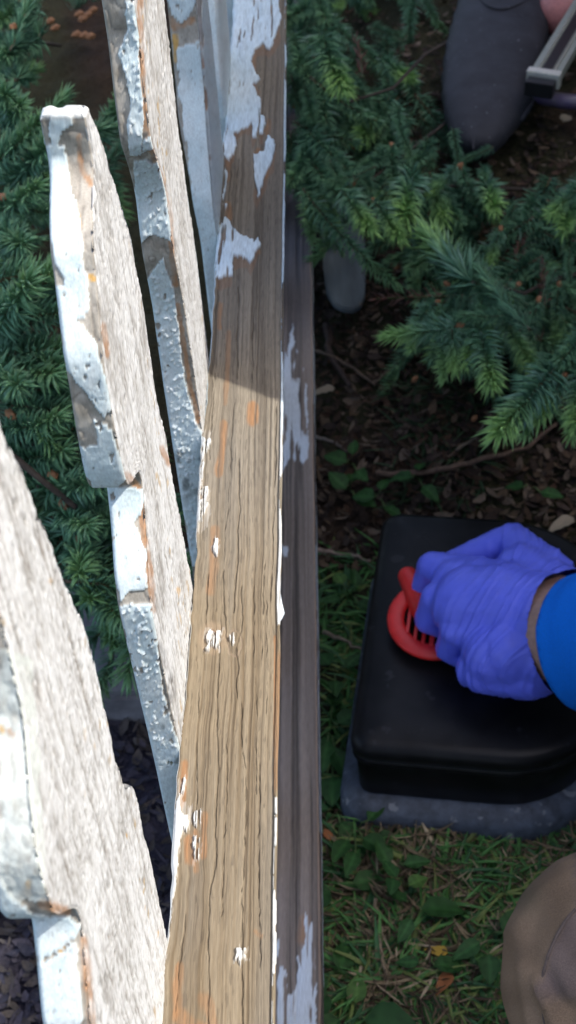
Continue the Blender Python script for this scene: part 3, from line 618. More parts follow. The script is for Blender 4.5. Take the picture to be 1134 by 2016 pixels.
# cuff roll
# bare arm, head: one continuous skin body
el = np.array([.42, .46, .46]); wrs = W(1060, 1238, .188)
shr = np.array([.66, .62, .58]); shl = np.array([.66, .30, .58]); nk = np.array([.62, .46, .66]); hd = np.array([.53, .46, .80])
body = blob([(W(1000, 1210, .186), wrs, .026, .032), (wrs, W(1134, 1255, .20), .034, .041), (W(1134, 1262, .2), el, .037, .042), (W(1092, 1178, .19), W(1160, 1205, .20), .020, .024), (el, shr, .04, .045), (shr, nk, .05, .05), (shl, nk, .05, .05), (nk, hd, .05, .06),
            (hd, hd+(-.02, 0, .06), .085, .08), (hd+(-.07, 0, -.03), hd+(-.05, 0, 0), .045, .05), (hd+(-.108, 0, .005), hd+(-.09, 0, .03), .012, .010), (hd+(0, .088, .0), hd+(0, .088, .03), .012, .014), (hd+(0, -.088, .0), hd+(0, -.088, .03), .012, .014),
            (nk, np.array([.72, .46, .3]), .06, .10), (shl, np.array([.62, .22, .36]), .045, .04), (np.array([.62, .22, .36]), np.array([.40, .2, .36]), .038, .03)], .006, 4)
body.materials.append(MSKIN); obj('body', body, pers)
me = blob([(hd+(.02, 0, .07), hd+(.03, 0, .02), .092, .088)], .006, 2); me.materials.append(MHAIR); obj('hair', me, pers)
MEYE = mat_plain('eye', (.7, .7, .68), .2, 20, .05, 0)
for s in (-1, 1):
    me = blob([(hd+(-.098, .03*s, .035), hd+(-.096, .03*s, .035), .011, .011)], .002, 1); me.materials.append(MEYE); obj('eye', me, pers)
# shirt with both sleeves; the right sleeve hem sits above the wrist
hem = W(1150, 1266, .218)
sh_caps = [(hem, el, .051, .056), (el, shr, .055, .065), (shr, shl, .08, .08), (shr, np.array([.72, .50, .26]), .08, .12), (shl, np.array([.72, .40, .26]), .08, .12), (shl, np.array([.62, .22, .36]), .065, .055), (np.array([.62, .22, .36]), np.array([.45, .2, .36]), .05, .045)]
me = blob(sh_caps, .005, 6)
a2 = el-hem; a2 /= np.linalg.norm(a2); bm = bmesh.new(); bm.from_mesh(me)
bmesh.ops.bisect_plane(bm, geom=bm.verts[:]+bm.edges[:]+bm.faces[:], plane_co=Vector(hem), plane_no=Vector(-a2), clear_outer=True); bm.to_mesh(me); bm.free()
Vv = mverts(me); al = (Vv-hem)@a2; setv(me, Vv+mnorm(me)*(.003*vn(Vv[:, 0]*18, Vv[:, 1]*18, 310, Vv[:, 2]*18)*sstep(0, .03, al)+.0012*(1-np.abs(vn(al*60, Vv[:, 1]*20, 311, Vv[:, 2]*9)))**3-.001*np.exp(-((al-.011)/.0012)**2))[:, None])
me.materials.append(MSHIRT); so_ = me.modifiers if False else obj('shirt', me, pers); sm_ = so_.modifiers.new('cloth_thickness', 'SOLIDIFY'); sm_.thickness = .0015
# trousers: raised near knee, other leg kneeling
kc = np.array([.148, .318, .335]); hp = np.array([.66, .36, .26])
tr = [(kc, hp+(0, -.04, .06), .080, .10), (kc, kc+(.01, -.06, .0), .079, .07), (kc, kc+(.10, -.06, -.22), .072, .055), (hp, hp+(.06, .16, .02), .12, .12), (hp+(.0, .18, 0), np.array([.36, .62, .085]), .10, .07), (np.array([.36, .62, .085]), np.array([.74, .66, .07]), .065, .05),
      (kc+(-.03, -.075, .03), kc+(.08, -.105, .04), .012, .02)]
me = blob(tr, .0045, 5); Vv = mverts(me)
fold = .0045*vn(Vv[:, 0]*16, Vv[:, 1]*28, 320, Vv[:, 2]*16)+.0012*vn(Vv[:, 0]*60, Vv[:, 1]*90, 321, Vv[:, 2]*60)
setv(me, Vv+mnorm(me)*fold[:, None]); MTROU = mat_attr('brown_trousers', .95, 1300, .25, .5, .0004, spec=.1)
tro = obj('trousers', me, pers)
# seam: a thin raised thread line over the knee
spx = [(1134, 1790), (1112, 1815), (1095, 1845), (1080, 1880), (1070, 1915), (1066, 1950), (1070, 2000), (1080, 2050)]
dg = bpy.context.evaluated_depsgraph_get(); dg.update(); pts = []
from mathutils.bvhtree import BVHTree
bvh = BVHTree.FromPolygons([tuple(v.co) for v in me.vertices], [tuple(p.vertices) for p in me.polygons])
for a, b in spx:
    h_ = bvh.ray_cast(Vector((0, 0, H)), Vector(ray(a, b)).normalized())
    if h_[0]: pts.append(np.array(h_[0])-ray(a, b)/np.linalg.norm(ray(a, b))*.0003)
Vt = mverts(me); Nt = mnorm(me); tx, ty = proj(Vt)
fdp = 0
for amp_, wd_, pl in ((.0055, 13, [(1066, 1935), (1078, 1965), (1092, 1995), (1110, 2040)]), (.003, 16, [(1030, 1900), (1040, 1960), (1050, 2016)]), (-.004, 12, [(1080, 1930), (1100, 1970), (1134, 1990)]), (.0025, 20, [(1010, 1840), (1050, 1770), (1110, 1720)])):
    fdp = fdp+amp_*np.exp(-(segdist(tx, ty, pl)/wd_)**2)
setv(me, Vt+Nt*(fdp*(Vt[:, 0] < .2))[:, None]); me.materials.append(MTROU)
sdx = np.interp(ty, [b for a, b in spx], [a for a, b in spx]); pan = sstep(-4, 4, tx-sdx+3*vn(tx/9, ty/9, 330))*(1-sstep(1950, 1975, ty+8*vn(tx/15, ty/15, 331)))
ct = mix(np.array([[.175, .128, .092]]), (.125, .098, .095), pan*.85); ct = ct*(1+.25*vn(tx/50, ty/40, 332)[:, None]); ct = mix(ct, (.10, .09, .065), np.clip(1-np.hypot(tx-1035, ty-1770)/50, 0, 1)*.6)
a_c = me.color_attributes.new('Col', 'FLOAT_COLOR', 'POINT'); cc = np.ones((len(Vt), 4), np.float32); cc[:, :3] = ct; a_c.data.foreach_set('color', cc.ravel())
if len(pts) > 3:
    V, Fc = tube(pts, .0009, 6); obj('seam', mesh('seam', V, Fc, mat_plain('thread', (.09, .07, .065), .9, 300)), tro)
def simple_shoe(name, toe, heel, mat, parent):
    toe = np.array(toe); heel = np.array(heel); m = (toe+heel)/2
    me = blob([(toe, m+(0, 0, .01), .035, .04), (m+(0, 0, .01), heel+(0, 0, .01), .04, .038)], .004, 4); me.materials.append(mat); return obj(name, me, parent)
simple_shoe('shoe', (.15, .24, .045), (.30, .24, .045), MSOLE, pers); simple_shoe('shoe', (.80, .67, .04), (.95, .67, .05), MSOLE, pers)

# ---------------------------------------------------------------- second person: grey clog, bare ankle
p2 = empty('person', (.30, 1.75, .13), 'bare legged bystander standing in grey rubber clogs beside the spruce', 'person')
gsh = .165
MCLOG = mat_plain('grey_rubber', (.026, .027, .034), .7, 40, .3, .3, .0006, spec=.4, speck=(330, .70, (.16, .17, .19), (1, .3, 1)))
Tt = W(932, 296, gsh+.02); Bk = W(1082, -190, gsh+.02)
ax2 = Bk-Tt; ax2[2] = 0; LL = np.linalg.norm(ax2); ax2 /= LL; pr = np.array([ax2[1], -ax2[0], 0])
def clog(parent, off=np.zeros(3), flip=1):
    NR = 40; NK = 36; V = []; Fc = []
    for i in range(NR):
        s = i/(NR-1); y_ = s*LL
        wl = .060*(1-(1-min(1, s/.34))**2.3)**.55*(1-.10*sstep(.45, 1, s)); ht = (.018+.045*(1-(1-min(1, s/.45))**2)**.6+.012*sstep(.4, .8, s))
        bend = -.012*sstep(0, .5, s)*flip
        for k in range(NK):
            a = 2*math.pi*k/NK; cx2 = math.cos(a); sz = math.sin(a)
            x = np.sign(cx2)*abs(cx2)**.8*wl; z = (np.sign(sz)*abs(sz)**.8*.5+.5)*ht
            if -.35 < sz < .35: x *= 1+.02*math.cos(i*3.14)
            V.append(Tt+off+ax2*y_+pr*(x*flip+bend)+np.array([0, 0, -.02+z]))
        if i:
            for k in range(NK): k2 = (k+1) % NK; Fc.append(((i-1)*NK+k, (i-1)*NK+k2, i*NK+k2, i*NK+k))
    Fc.append(tuple(range(NK))[::-1]); Fc.append(tuple((NR-1)*NK+k for k in range(NK)))
    o = obj('clog', mesh('clog', V, Fc, MCLOG), parent)
    # raised collar seam over the instep
    pts = []
    for t in np.linspace(-1, 1, 21):
        s = .50-.13*(1-t*t); x = t*.047; ht = .018+.045+.012*sstep(.4, .8, s)
        zz = .5+.5*math.sqrt(max(0, 1-(abs(x)/.056)**2.2))**.8
        pts.append(Tt+off+ax2*(s*LL)+pr*(x-.012)+np.array([0, 0, -.02+zz*ht+.0005]))
    V, Fc = tube(pts, .0018, 6); obj('collar_seam', mesh('collar_seam', V, Fc, MCLOG), o)
    pts = []
    for t in np.linspace(.10, 1, 30):
        s = t; wl = .061*(1-(1-min(1, s/.34))**2.3)**.55*(1-.10*sstep(.45, 1, s)); pts.append(Tt+off+ax2*(s*LL)+pr*(wl-.012*sstep(0, .5, s))+np.array([0, 0, .002]))
    V, Fc = tube(pts, [.003+.0007*(i % 2) for i in range(30)], 6); obj('sole_edge', mesh('sole_edge', V, Fc, MCLOG), o)
    return o
clog(p2); off2 = pr*.17+ax2*.05
if off2[0] < 0: off2 = -pr*.17+ax2*.05
MPINK = mat_plain('flushed_skin', (.52, .20, .17), .5, 200, .15, .3, .0005, sss=.1)
ank = Tt+ax2*LL*.8+np.array([0, 0, .06]); fa = W(1120, 35, .21)
legs = blob([(ank, ank+(.03, .05, .35), .038, .06), (ank+(.03, .05, .35), ank+(.08, .03, .75), .06, .09), (fa+(.0, .02, 0), fa+(.06, .05, .02), .036, .04), (fa+(.03, .05, 0), fa+(.05, .06, .32), .038, .058), (fa+(.05, .06, .32), ank+(.2, .03, .75), .058, .09),
            (ank+(.08, .03, .75), ank+(.14, .03, .9), .1, .13), (ank+(.2, .03, .75), ank+(.14, .03, .9), .1, .13)], .006, 4)
legs.materials.append(MPINK); obj('body', legs, p2)

arm = blob([(np.array([.62, 1.62, 1.30]), np.array([.50, 1.30, 1.06]), .045, .04), (np.array([.50, 1.30, 1.06]), np.array([.27, .95, .91]), .038, .03), (np.array([.27, .95, .91]), np.array([.22, .88, .895]), .034, .02),
            (np.array([.62, 1.62, 1.30]), np.array([.60, 1.75, 1.0]), .08, .13)], .006, 4)
arm.materials.append(mat_plain('grey_shirt', (.2, .2, .22), .9, 300)); obj('shirt', arm, p2)  # unseen arm added to hold up the shadow-casting board
cb = empty('clipboard', (.19, .66, .88), 'brown clipboard held flat by the bystander above the fence', 'clipboard')  # unseen board added to cast the sharp shadow edge across the rail
ce = np.array([-.069, .555, .549])+SUN*(.33/SUN[2]); ce[2] = .879; ed_ = np.array([.038, -.024, 0]); ed_ /= np.linalg.norm(ed_); dp = np.array([-ed_[1], ed_[0], 0])
bm = bmesh.new(); q4 = [ce-ed_*.17, ce+ed_*.16, ce+ed_*.16+dp*.42, ce-ed_*.17+dp*.42]; vs = [bm.verts.new(v) for v in q4]+[bm.verts.new(v+np.array([0, 0, .004])) for v in q4]
for f_ in ((3, 2, 1, 0), (4, 5, 6, 7), (0, 1, 5, 4), (1, 2, 6, 5), (2, 3, 7, 6), (3, 0, 4, 7)): bm.faces.new([vs[i] for i in f_])
bmobj('board', bm, mat_plain('hardboard', (.2, .12, .06), .7, 60), cb)
cl0 = (ce-ed_*.03+dp*.40); bmobj('clip', boxm(cl0[0]-.03, cl0[0]+.03, cl0[1]-.01, cl0[1]+.01, .884, .892, .001), mat_plain('clip_metal', (.5, .5, .5), .3, 60, metal=1), cb)

# unidentified metal stool rail: grey strip, black inlay, end clip
st = empty('folding_stool', tuple(W(1134, 60, .22)), 'folded grey aluminium stool leg with black inlaid stripe lying beside the clog', 'stool')
a_ = W(1068, 160, .235); b_ = W(1205, -70, .235); dx = b_-a_; Lb = np.linalg.norm(dx); dx /= Lb; nx_ = np.cross(dx, [0, 0, 1]); nx_ /= np.linalg.norm(nx_)
def bar(name, x0, x1, l0, l1, z0, z1, mat, parent):
    V = [a_+dx*l+nx_*x+np.array([0, 0, z]) for z in (z0, z1) for l, x in ((l0, x0), (l0, x1), (l1, x1), (l1, x0))]
    bm = bmesh.new(); vs = [bm.verts.new(v) for v in V]
    for f_ in ((3, 2, 1, 0), (4, 5, 6, 7), (0, 1, 5, 4), (1, 2, 6, 5), (2, 3, 7, 6), (3, 0, 4, 7)): bm.faces.new([vs[i] for i in f_])
    bmesh.ops.recalc_face_normals(bm, faces=bm.faces); bmesh.ops.bevel(bm, geom=bm.edges[:], offset=.0008, segments=2, affect='EDGES')
    return bmobj(name, bm, mat, parent)
MAL = mat_plain('grey_aluminium', (.34, .37, .32), .45, 300, .12, .2, .0003, metal=.4); MALL = mat_plain('bright_aluminium', (.75, .75, .66), .35, 300, .1, .1, .0003, metal=.5); MBLK = mat_plain('black_inlay', (.01, .01, .012), .4, 100, .2)
bar('leg', -.017, .017, .012, Lb, -.006, .006, MAL, st); bar('inlay', -.006, .006, .013, Lb, .0062, .0068, MBLK, st)
for x in (-.0095, .0085): bar('trim_line', x, x+.0018, .013, Lb, .0062, .0078, MALL, st)
bar('end_clip', -.019, .019, .0, .011, -.008, .010, MALL, st); bar('rubber_foot', -.016, .016, -.016, -.001, -.012, .005, MBLK, st)
V, Fc = tube([W(1040, 178, .19), W(1070, 192, .19), W(1110, 200, .19), W(1160, 202, .19), W(1230, 190, .19)], [.008, .009, .009, .009, .009], 10); obj('seat_edge', mesh('seat_edge', V, Fc, mat_plain('cream_violet_trim', (.30, .28, .22), .35, 30, .5, .1, .0005, col2=(.08, .06, .14))), st)

# ---------------------------------------------------------------- spruce
def sprig_mesh(L, n, seed, tipfrac=.35, young=1., nlen=.0145, nw=.00125, tone=1.):
    r = np.random.default_rng(seed); V = []; Fc = []; Cc = []
    ts = np.linspace(0, 1, 9); bend = np.array([r.normal(0, .12), r.normal(0, .12)])
    def cen(t): return np.array([bend[0]*L*t*t, bend[1]*L*t*t, L*t])
    st_v = []; seg = 5
    for t in ts:
        c = cen(t); rad = .0018*(1-.55*t)
        for k in range(seg): a = 2*math.pi*k/seg; V.append(c+(rad*math.cos(a), rad*math.sin(a), 0)); Cc.append(mix(np.array([.09, .055, .03]), (.16, .17, .05), np.clip(t*young, 0, 1)))
    for i in range(8):
        for k in range(seg): k2 = (k+1) % seg; Fc.append((i*seg+k, i*seg+k2, (i+1)*seg+k2, (i+1)*seg+k))
    base = len(V); Vn = []; Fn = []; Cn = []
    for i in range(n):
        t = (i+r.random())/n; t = t**.9; c = cen(min(t, .995)); ph = i*2.39996+r.normal(0, .3)
        rd = np.array([math.cos(ph), math.sin(ph), 0]); spread = (1.15-.38*t+r.normal(0, .10)); spread = max(.12, spread)
        if t > .93: spread *= r.random()*.8+.2
        rd[1] += .25; rd /= np.linalg.norm(rd)
        d = rd*math.sin(spread)+np.array([0, 0, 1])*math.cos(spread)
        ln = nlen*(1-.2*t)*r.uniform(.8, 1.15); w_ = nw*r.uniform(.85, 1.1)
        sd = np.cross(d, [.2, .1, 1]); sd /= np.linalg.norm(sd); up = np.cross(sd, d)
        cv = np.array([0, 0, 1])*ln*.22-d*0
        mid = c+d*ln*.55+cv*.3; tip = c+d*ln+cv*1.0; b = len(Vn)
        for ww, cc_ in ((w_*.7, c), (w_, mid)):
            Vn += [cc_+sd*ww, cc_+up*ww*.8, cc_-sd*ww]
        Vn.append(tip)
        Fn += [(b, b+1, b+4, b+3), (b+1, b+2, b+5, b+4), (b+2, b, b+3, b+5), (b+3, b+4, b+6), (b+4, b+5, b+6), (b+5, b+3, b+6)]
        yk = np.clip((t-(1-tipfrac)*.8)/tipfrac*1.2, 0, 1)*young
        c0 = tone*np.array([.105, .25, .135])*(1+.35*r.normal()*.6); c1 = np.array([.26, .46, .14])
        cb_ = mix(np.clip(c0, .02, .3), c1, yk); ct_ = mix(np.clip(c0*1.35, .02, .3), c1*1.25, yk)
        Cn += [cb_]*3+[cb_*.5+ct_*.5]*3+[ct_]
    V = np.array(V+Vn); Fc = Fc+[tuple(np.array(f)+base) for f in Fn]; Cc = np.array(Cc+Cn)
    me = mesh('sprig', V, Fc, MN, True, Cc); return me
SPR = [sprig_mesh(.085, 165, 1, .5, 1, .024, .0015), sprig_mesh(.065, 130, 2, .6, 1, .023, .0015), sprig_mesh(.10, 185, 3, .45, .7, .023, .0014), sprig_mesh(.05, 110, 4, .8, 1, .020, .0015), sprig_mesh(.075, 150, 5, .6, .9, .024, .0014)]
SPRD = [sprig_mesh(.12, 190, 11, .3, .15, .021, tone=.75), sprig_mesh(.10, 160, 12, .3, .1, .022, tone=.6), sprig_mesh(.14, 210, 13, .2, .3, .020, tone=.9)]
SPRB = [sprig_mesh(.09, 60, 31, .1, 0, .013, .0009, 1.), sprig_mesh(.07, 35, 32, .1, 0, .013, .0009, 1.)]
for m_ in SPRB:
    a_ = m_.color_attributes['Col']; c_ = np.zeros(len(a_.data)*4, np.float32); a_.data.foreach_get('color', c_); c_ = c_.reshape(-1, 4); c_[:, :3] = c_[:, [1, 0, 2]]*np.array([.55, .55, .35]); a_.data.foreach_set('color', c_.ravel())
SPRL = [sprig_mesh(.08, 130, 21, .4, .3, .021, .0014, .8), sprig_mesh(.065, 110, 22, .6, .5, .020, .0014, .8), sprig_mesh(.09, 140, 23, .3, .15, .022, .0014, .75)]
MBUD = mat_plain('bud_scale', (.26, .12, .05), .7, 200, .3)
def budme():
    bm = bmesh.new(); bmesh.ops.create_icosphere(bm, subdivisions=1, radius=.003)
    for v in bm.verts: v.co.z *= 1.6; v.co *= 1+.15*math.sin(v.co.x*900)
    me = bpy.data.meshes.new('bud'); bm.to_mesh(me); bm.free(); me.materials.append(MBUD); return me
BUD = budme()
def place(me, p, q, parent, scale=1., name='sprig'):
    d = Vector(q)-Vector(p); o = bpy.data.objects.new(name, me); rot = d.to_track_quat('Z', 'Y').to_matrix().to_4x4()@Matrix.Rotation(random.uniform(-.5, .5), 4, 'Z')
    C.objects.link(o); o.parent = parent; o.matrix_parent_inverse = Matrix.Translation(-wloc(parent)) if parent.type == 'EMPTY' else Matrix.Identity(4)
    o.matrix_basis = Matrix.Translation(Vector(p))@rot@Matrix.Scale(scale, 4); return o
def bough(parent, pts, r0=.006, r1=.002):
    V, Fc = tube(pts, np.linspace(r0, r1, len(pts)), 6, .3); return obj('bough', mesh('bough', V, Fc, MBARK), parent)
def big_spruce(name, trunk, label, h=2.6):
    t = empty(name, trunk, label, 'spruce tree', 'spruce trees either side of the fence')
    V, Fc = tube([(trunk[0]+.01*i, trunk[1], trunk[2]-.05+h*i/6) for i in range(7)], np.linspace(.05, .012, 7), 12, .15); obj('trunk', mesh('trunk', V, Fc, MBARK), t); return t
trR = big_spruce('spruce_tree', (.62, 1.95, .1), 'young spruce with bright green tips spreading over the right of the fence')
trL = big_spruce('spruce_tree', (-.62, 1.25, 0), 'spruce growing behind the pickets at left, seen through the gaps')
# hand-set shoots on the right: base px, tip px, height, which
SH = [(632, 62, 664, 185, .32, 0), (650, 372, 572, 428, .27, 0), (672, 372, 722, 445, .27, 1), (735, 395, 782, 462, .25, 1), (770, 285, 772, 382, .24, 2), (700, 350, 640, 420, .25, 4),
      (812, 345, 790, 425, .24, 1), (905, 325, 850, 372, .25, 1), (845, 340, 868, 428, .22, 1), (905, 330, 940, 425, .20, 2), (955, 362, 978, 405, .2, 3), (860, 380, 905, 440, .18, 1),
      (985, 450, 968, 508, .2, 1), (1010, 460, 1035, 540, .16, 2), (935, 560, 850, 478, .27, 0), (965, 545, 905, 490, .25, 2),
      (905, 640, 768, 672, .28, 0), (860, 595, 790, 640, .25, 2), (890, 640, 890, 712, .28, 1), (905, 620, 842, 700, .27, 2), (945, 650, 968, 768, .27, 0), (935, 640, 930, 700, .27, 4), (975, 600, 1010, 690, .24, 2), (1000, 640, 1035, 720, .22, 1),
      (1085, 730, 980, 868, .28, 0), (1095, 700, 1020, 790, .26, 2), (1110, 740, 1060, 820, .27, 1), (1140, 730, 1128, 830, .27, 1), (1150, 700, 1090, 770, .26, 4), (1160, 760, 1134, 850, .26, 3),
      (1150, 360, 1080, 425, .26, 0), (1140, 380, 1110, 440, .24, 1), (1060, 590, 1040, 660, .2, 2), (1020, 560, 985, 610, .2, 4), (1100, 560, 1090, 640, .18, 2), (930, 540, 985, 580, .24, 2), (880, 560, 930, 610, .25, 2)]
bR = {}
anchors = [((.45, 2.2, .16), (690, 200, .26)), ((.48, 1.42, .2), (840, 360, .19)), ((.42, 1.35, .2), (970, 560, .23)), ((.45, 1.2, .25), (1120, 690, .26)), ((.46, 2.25, .13), (720, 360, .24))]
bo = []
for a, b in anchors:
    e = W(*b); pts = wobble(a, e, 10, .02); pts = [q_-np.array([0, 0, .05*math.sin(math.pi*i/9)]) for i, q_ in enumerate(pts)]; o = bough(trR, pts, .0045, .0015); bo.append((o, e, pts))
def nearest(lst, p): return min(lst, key=lambda t: np.linalg.norm(t[1]-p))
for (a, b, c, d, z, k) in SH:
    p = W(a, b, z); q = W(c, d, z-random.uniform(-.01, .025)); me = SPR[k]; L0 = (.085, .065, .10, .05, .075)[k]
    sc_ = np.clip(np.linalg.norm(q-p)/L0, .6, 1.25); o, e, pts = nearest(bo, p)
    place(me, p, q, o, sc_)
    # the older twig that carries it
    back = p-(q-p)*.9+np.array([.01, .01, -.01]); place(SPRD[k % 3], back, p+(q-p)*.1, o, min(.85, .75*np.linalg.norm(p-back)/.09))
    if random.random() < .45: place(BUD, p, q, o, 1, 'bud')
# darker inner shoots filling the crown on the right
cnt = 0
while cnt < 120:
    px = random.uniform(565, 1180); py = random.uniform(-120, 640); z = random.uniform(.05, .19)
    dens = 1. if (py < 330 or (px > 860 and py < 660)) else 0.
    if 540 < px < 800 and py > 200: dens = .25 if py < 300 else 0
    if py < 330 and px < 640: dens = .5
    if px > 790 and 400 < py < 560: dens = .8
    if 830 < px and py < 330: dens = 0
    if random.random() > dens: continue
    p = W(px, py, z); g = gz(p[0], p[1]);
    if z < g+.015: z = g+.03; p = W(px, py, z)
    an = random.uniform(-2.6, -.4); ln = random.uniform(.08, .13); q = p+ln*np.array([math.cos(an), math.sin(an), random.uniform(-.35, .15)])
    qx, qy = proj(q)
    if (qx > 840 and qy < 300) or (qx < 640 and qy > 430): continue
    o, e, pts = nearest(bo, p); place(random.choice(SPRD+SPR[:1]+SPRD), p, q, o, random.uniform(.6, 1.15)); cnt += 1
    if random.random() < .12: place(BUD, q, q+(q-p), o, 1, 'bud')
for k in range(60):  # dark sprigs standing in for the deep shade over the far lower rail
    px = random.uniform(562, 650); py = random.uniform(-60, 400); p = W(px, py, random.uniform(.14, .24)); an = random.uniform(-2.4, -.8); q = p+.09*np.array([math.cos(an), math.sin(an), random.uniform(-.2, .1)])
    if proj(q)[0] < 566: continue
    place(random.choice(SPRD), p, q, nearest(bo, p)[0], random.uniform(.7, 1.05))
for k in range(30):
    px = random.uniform(600, 1134); py = random.uniform(120, 760); p = W(px, py, random.uniform(.12, .2))
    if (px > 780 and py < 370) or px < 700 or (px < 860 and py > 380): continue
    an = random.uniform(0, 6.28); q = p+.09*np.array([math.cos(an), math.sin(an), random.uniform(-.3, .1)]); place(SPRB[k % 2], p, q, nearest(bo, p)[0], random.uniform(.6, 1.2))
# left: seen past the pickets, closer to the lens
bl2 = []
for a, b in [((-.58, 1.2, .5), (60, 300, .42)), ((-.58, 1.1, .45), (60, 640, .42)), ((-.55, 1.0, .4), (150, 1000, .35)), ((-.55, .95, .35), (210, 1200, .25)), ((-.6, 1.4, .35), (120, 90, .25))]:
    e = W(*b); pts = wobble(a, e, 10, .02); o = bough(trL, pts, .007, .002); bl2.append((o, e, pts))
LS = [(70, 20, 20, 60, .40, 1), (20, 100, 55, 70, .40, 0), (-20, 20, 35, 75, .4, 0), (10, 240, 60, 300, .42, 0), (40, 230, 20, 330, .42, 2), (-30, 330, 60, 360, .42, 0), (30, 360, 90, 420, .40, 2), (-20, 420, 70, 470, .42, 0), (10, 460, 40, 540, .42, 2),
      (-20, 560, 65, 570, .44, 1), (20, 620, 85, 600, .42, 1), (-20, 640, 60, 680, .42, 0), (30, 690, 70, 740, .38, 2), (50, 820, 120, 770, .36, 1), (90, 870, 150, 790, .34, 1), (40, 790, 100, 850, .36, 1), (130, 850, 170, 800, .32, 1), (60, 900, 130, 900, .33, 0), (10, 840, 60, 870, .36, 0),
      (90, 960, 150, 1010, .33, 2), (130, 940, 190, 1000, .30, 2), (110, 1000, 170, 1080, .32, 0), (160, 1010, 210, 1090, .28, 2), (180, 930, 215, 1020, .25, 0), (150, 1080, 200, 1180, .3, 1), (170, 1100, 240, 1150, .27, 1), (190, 1140, 225, 1230, .25, 1), (205, 1180, 250, 1290, .18, 1), (215, 1230, 262, 1340, .1, 0),
      (190, 280, 225, 310, .30, 0), (10, 150, 60, 200, .3, 2), (-10, 730, 20, 800, .4, 2)]
for (a, b, c, d, z, k) in LS:
    p = W(a, b, z); dq = W(c, d, z)-p; q = p+dq+np.array([0, 0, np.linalg.norm(dq)*random.uniform(.3, .9)]); o, e, pts = nearest(bl2, p)
    place(SPRL[k], p, q, o, random.uniform(.9, 1.1))
    for _ in range(2):
        an = random.uniform(0, 6.28); q2 = p+.07*np.array([math.cos(an), math.sin(an), random.uniform(-.2, .5)]); place(random.choice(SPRL), p-np.array([0, 0, .03]), q2-np.array([0, 0, .03]), o, random.uniform(.8, 1.05))
    if random.random() < .3: place(BUD, p+(q-p)*.4+np.array([0, 0, .012]), q, o, 1.2, 'bud')
cnt = 0
while cnt < 75:
    px = random.uniform(-80, 330); py = random.uniform(-60, 1150); z = random.uniform(.05, .3)
    if 80 < px < 330 and 30 < py < 260 and random.random() < .93: continue
    if px > 150 and py < 800 and random.random() < .8: continue
    p = W(px, py, z)
    if p[0] > -.115: continue
    an = random.uniform(0, 6.28); q = p+.08*np.array([math.cos(an), math.sin(an), random.uniform(-.2, .4)]); o, e, pts = nearest(bl2, p)
    place(random.choice(SPRL+SPRD), p, q, o, random.uniform(.8, 1.1)); cnt += 1
for (a, b) in [(155, 28), (163, 38), (183, 20), (150, 68), (165, 70), (178, 72), (108, 55), (98, 42), (172, 30)]:
    q = W(a, b, .25); place(BUD, q, q+np.array([.01, 0, .003]), nearest(bl2, q)[0], 1.5, 'bud')

# no shoot grows through the fence rails
for o in [o for o in bpy.data.objects if o.name.startswith(('sprig', 'bud'))]:
    if o.name.startswith('bud'): continue
    a_, L_ = o.matrix_basis.translation, .1*o.matrix_basis.to_scale()[2]
    d_ = (o.matrix_basis.to_3x3()@Vector((0, 0, 1))).normalized(); e_ = a_+d_*L_
    lf = o.parent is not None and any(o.parent is b_[0] for b_ in bl2)
    if (lf and max(a_.x, e_.x) > -.10) or any(430 < qy_ < 1000 and 530 < qx_ < 650 for qx_, qy_ in (proj(np.array(a_)), proj(np.array(e_)))): bpy.data.objects.remove(o)

# ---------------------------------------------------------------- loose board, sticks
lb = lambda a, b, z: W(a, b, z)
z_ = gz(.01, 1.34)+.03
pts = [(632, 330), (632, 420), (636, 520), (642, 570), (656, 596), (674, 606), (694, 608), (710, 600), (718, 580), (720, 540), (719, 440), (716, 330)]
top_ = np.array([W(a, b, z_+.006) for a, b in pts]); bot_ = top_-np.array([0, 0, .008]); n_ = len(pts)
Fc = [tuple(range(n_))[::-1], tuple(range(n_, 2*n_))]+[(i, (i+1) % n_, n_+(i+1) % n_, n_+i) for i in range(n_)]
bm = bmesh.new(); vs = [bm.verts.new(v) for v in np.concatenate([top_, bot_])]
for f_ in Fc: bm.faces.new([vs[i] for i in f_])
bmesh.ops.recalc_face_normals(bm, faces=bm.faces); bmesh.ops.bevel(bm, geom=bm.edges[:], offset=.0015, segments=2, affect='EDGES')
lo = bmobj('loose_board', bm, mat_plain('blue_grey_paint', (.13, .165, .185), .85, 40, .4, .4, .001, stretch=(1, .15, 1), speck=(60, .66, (.2, .17, .13))))
tag(lo, 'fallen blue grey board with a rounded end lying under the spruce beside the lower rail', 'board')
def stick(pts, r, col, label, name='twig'):
    V, Fc = tube(pts, np.linspace(r, r*.5, len(pts)), 7, .35); o = obj(name, mesh('twig', V, Fc, mat_plain('twig_bark', col, .9, 200, .4, .5, .001))); return tag(o, label, 'twig', 'twigs lying on the ground')
def G(a, b, dz=.006):
    z = 0.
    for _ in range(4): p = onz(a, b, z); z = gz(p[0], p[1])+dz
    return onz(a, b, z)
def curve(px, n=14, dz=.008):
    P = [G(a, b, dz) for a, b in px]; o = []
    for i in range(len(P)-1):
        for t in np.linspace(0, 1, 4, endpoint=False): o.append(P[i]*(1-t)+P[i+1]*t+rng.normal(0, .0012, 3))
    return o+[P[-1]]
stick(curve([(620, 1083), (660, 1088), (700, 1096), (728, 1103)], dz=.012), .0026, (.24, .18, .14), 'pale straight twig sticking out beside the lower rail above the weeds')
stick(curve([(640, 640), (650, 700), (690, 760)], dz=.02), .005, (.05, .035, .03), 'thick dark twig in front of the fallen board')
stick(curve([(740, 935), (860, 925), (950, 905), (1040, 880), (1105, 828)], dz=.02), .0035, (.13, .085, .06), 'long bent brown twig running up to the spruce above the case')
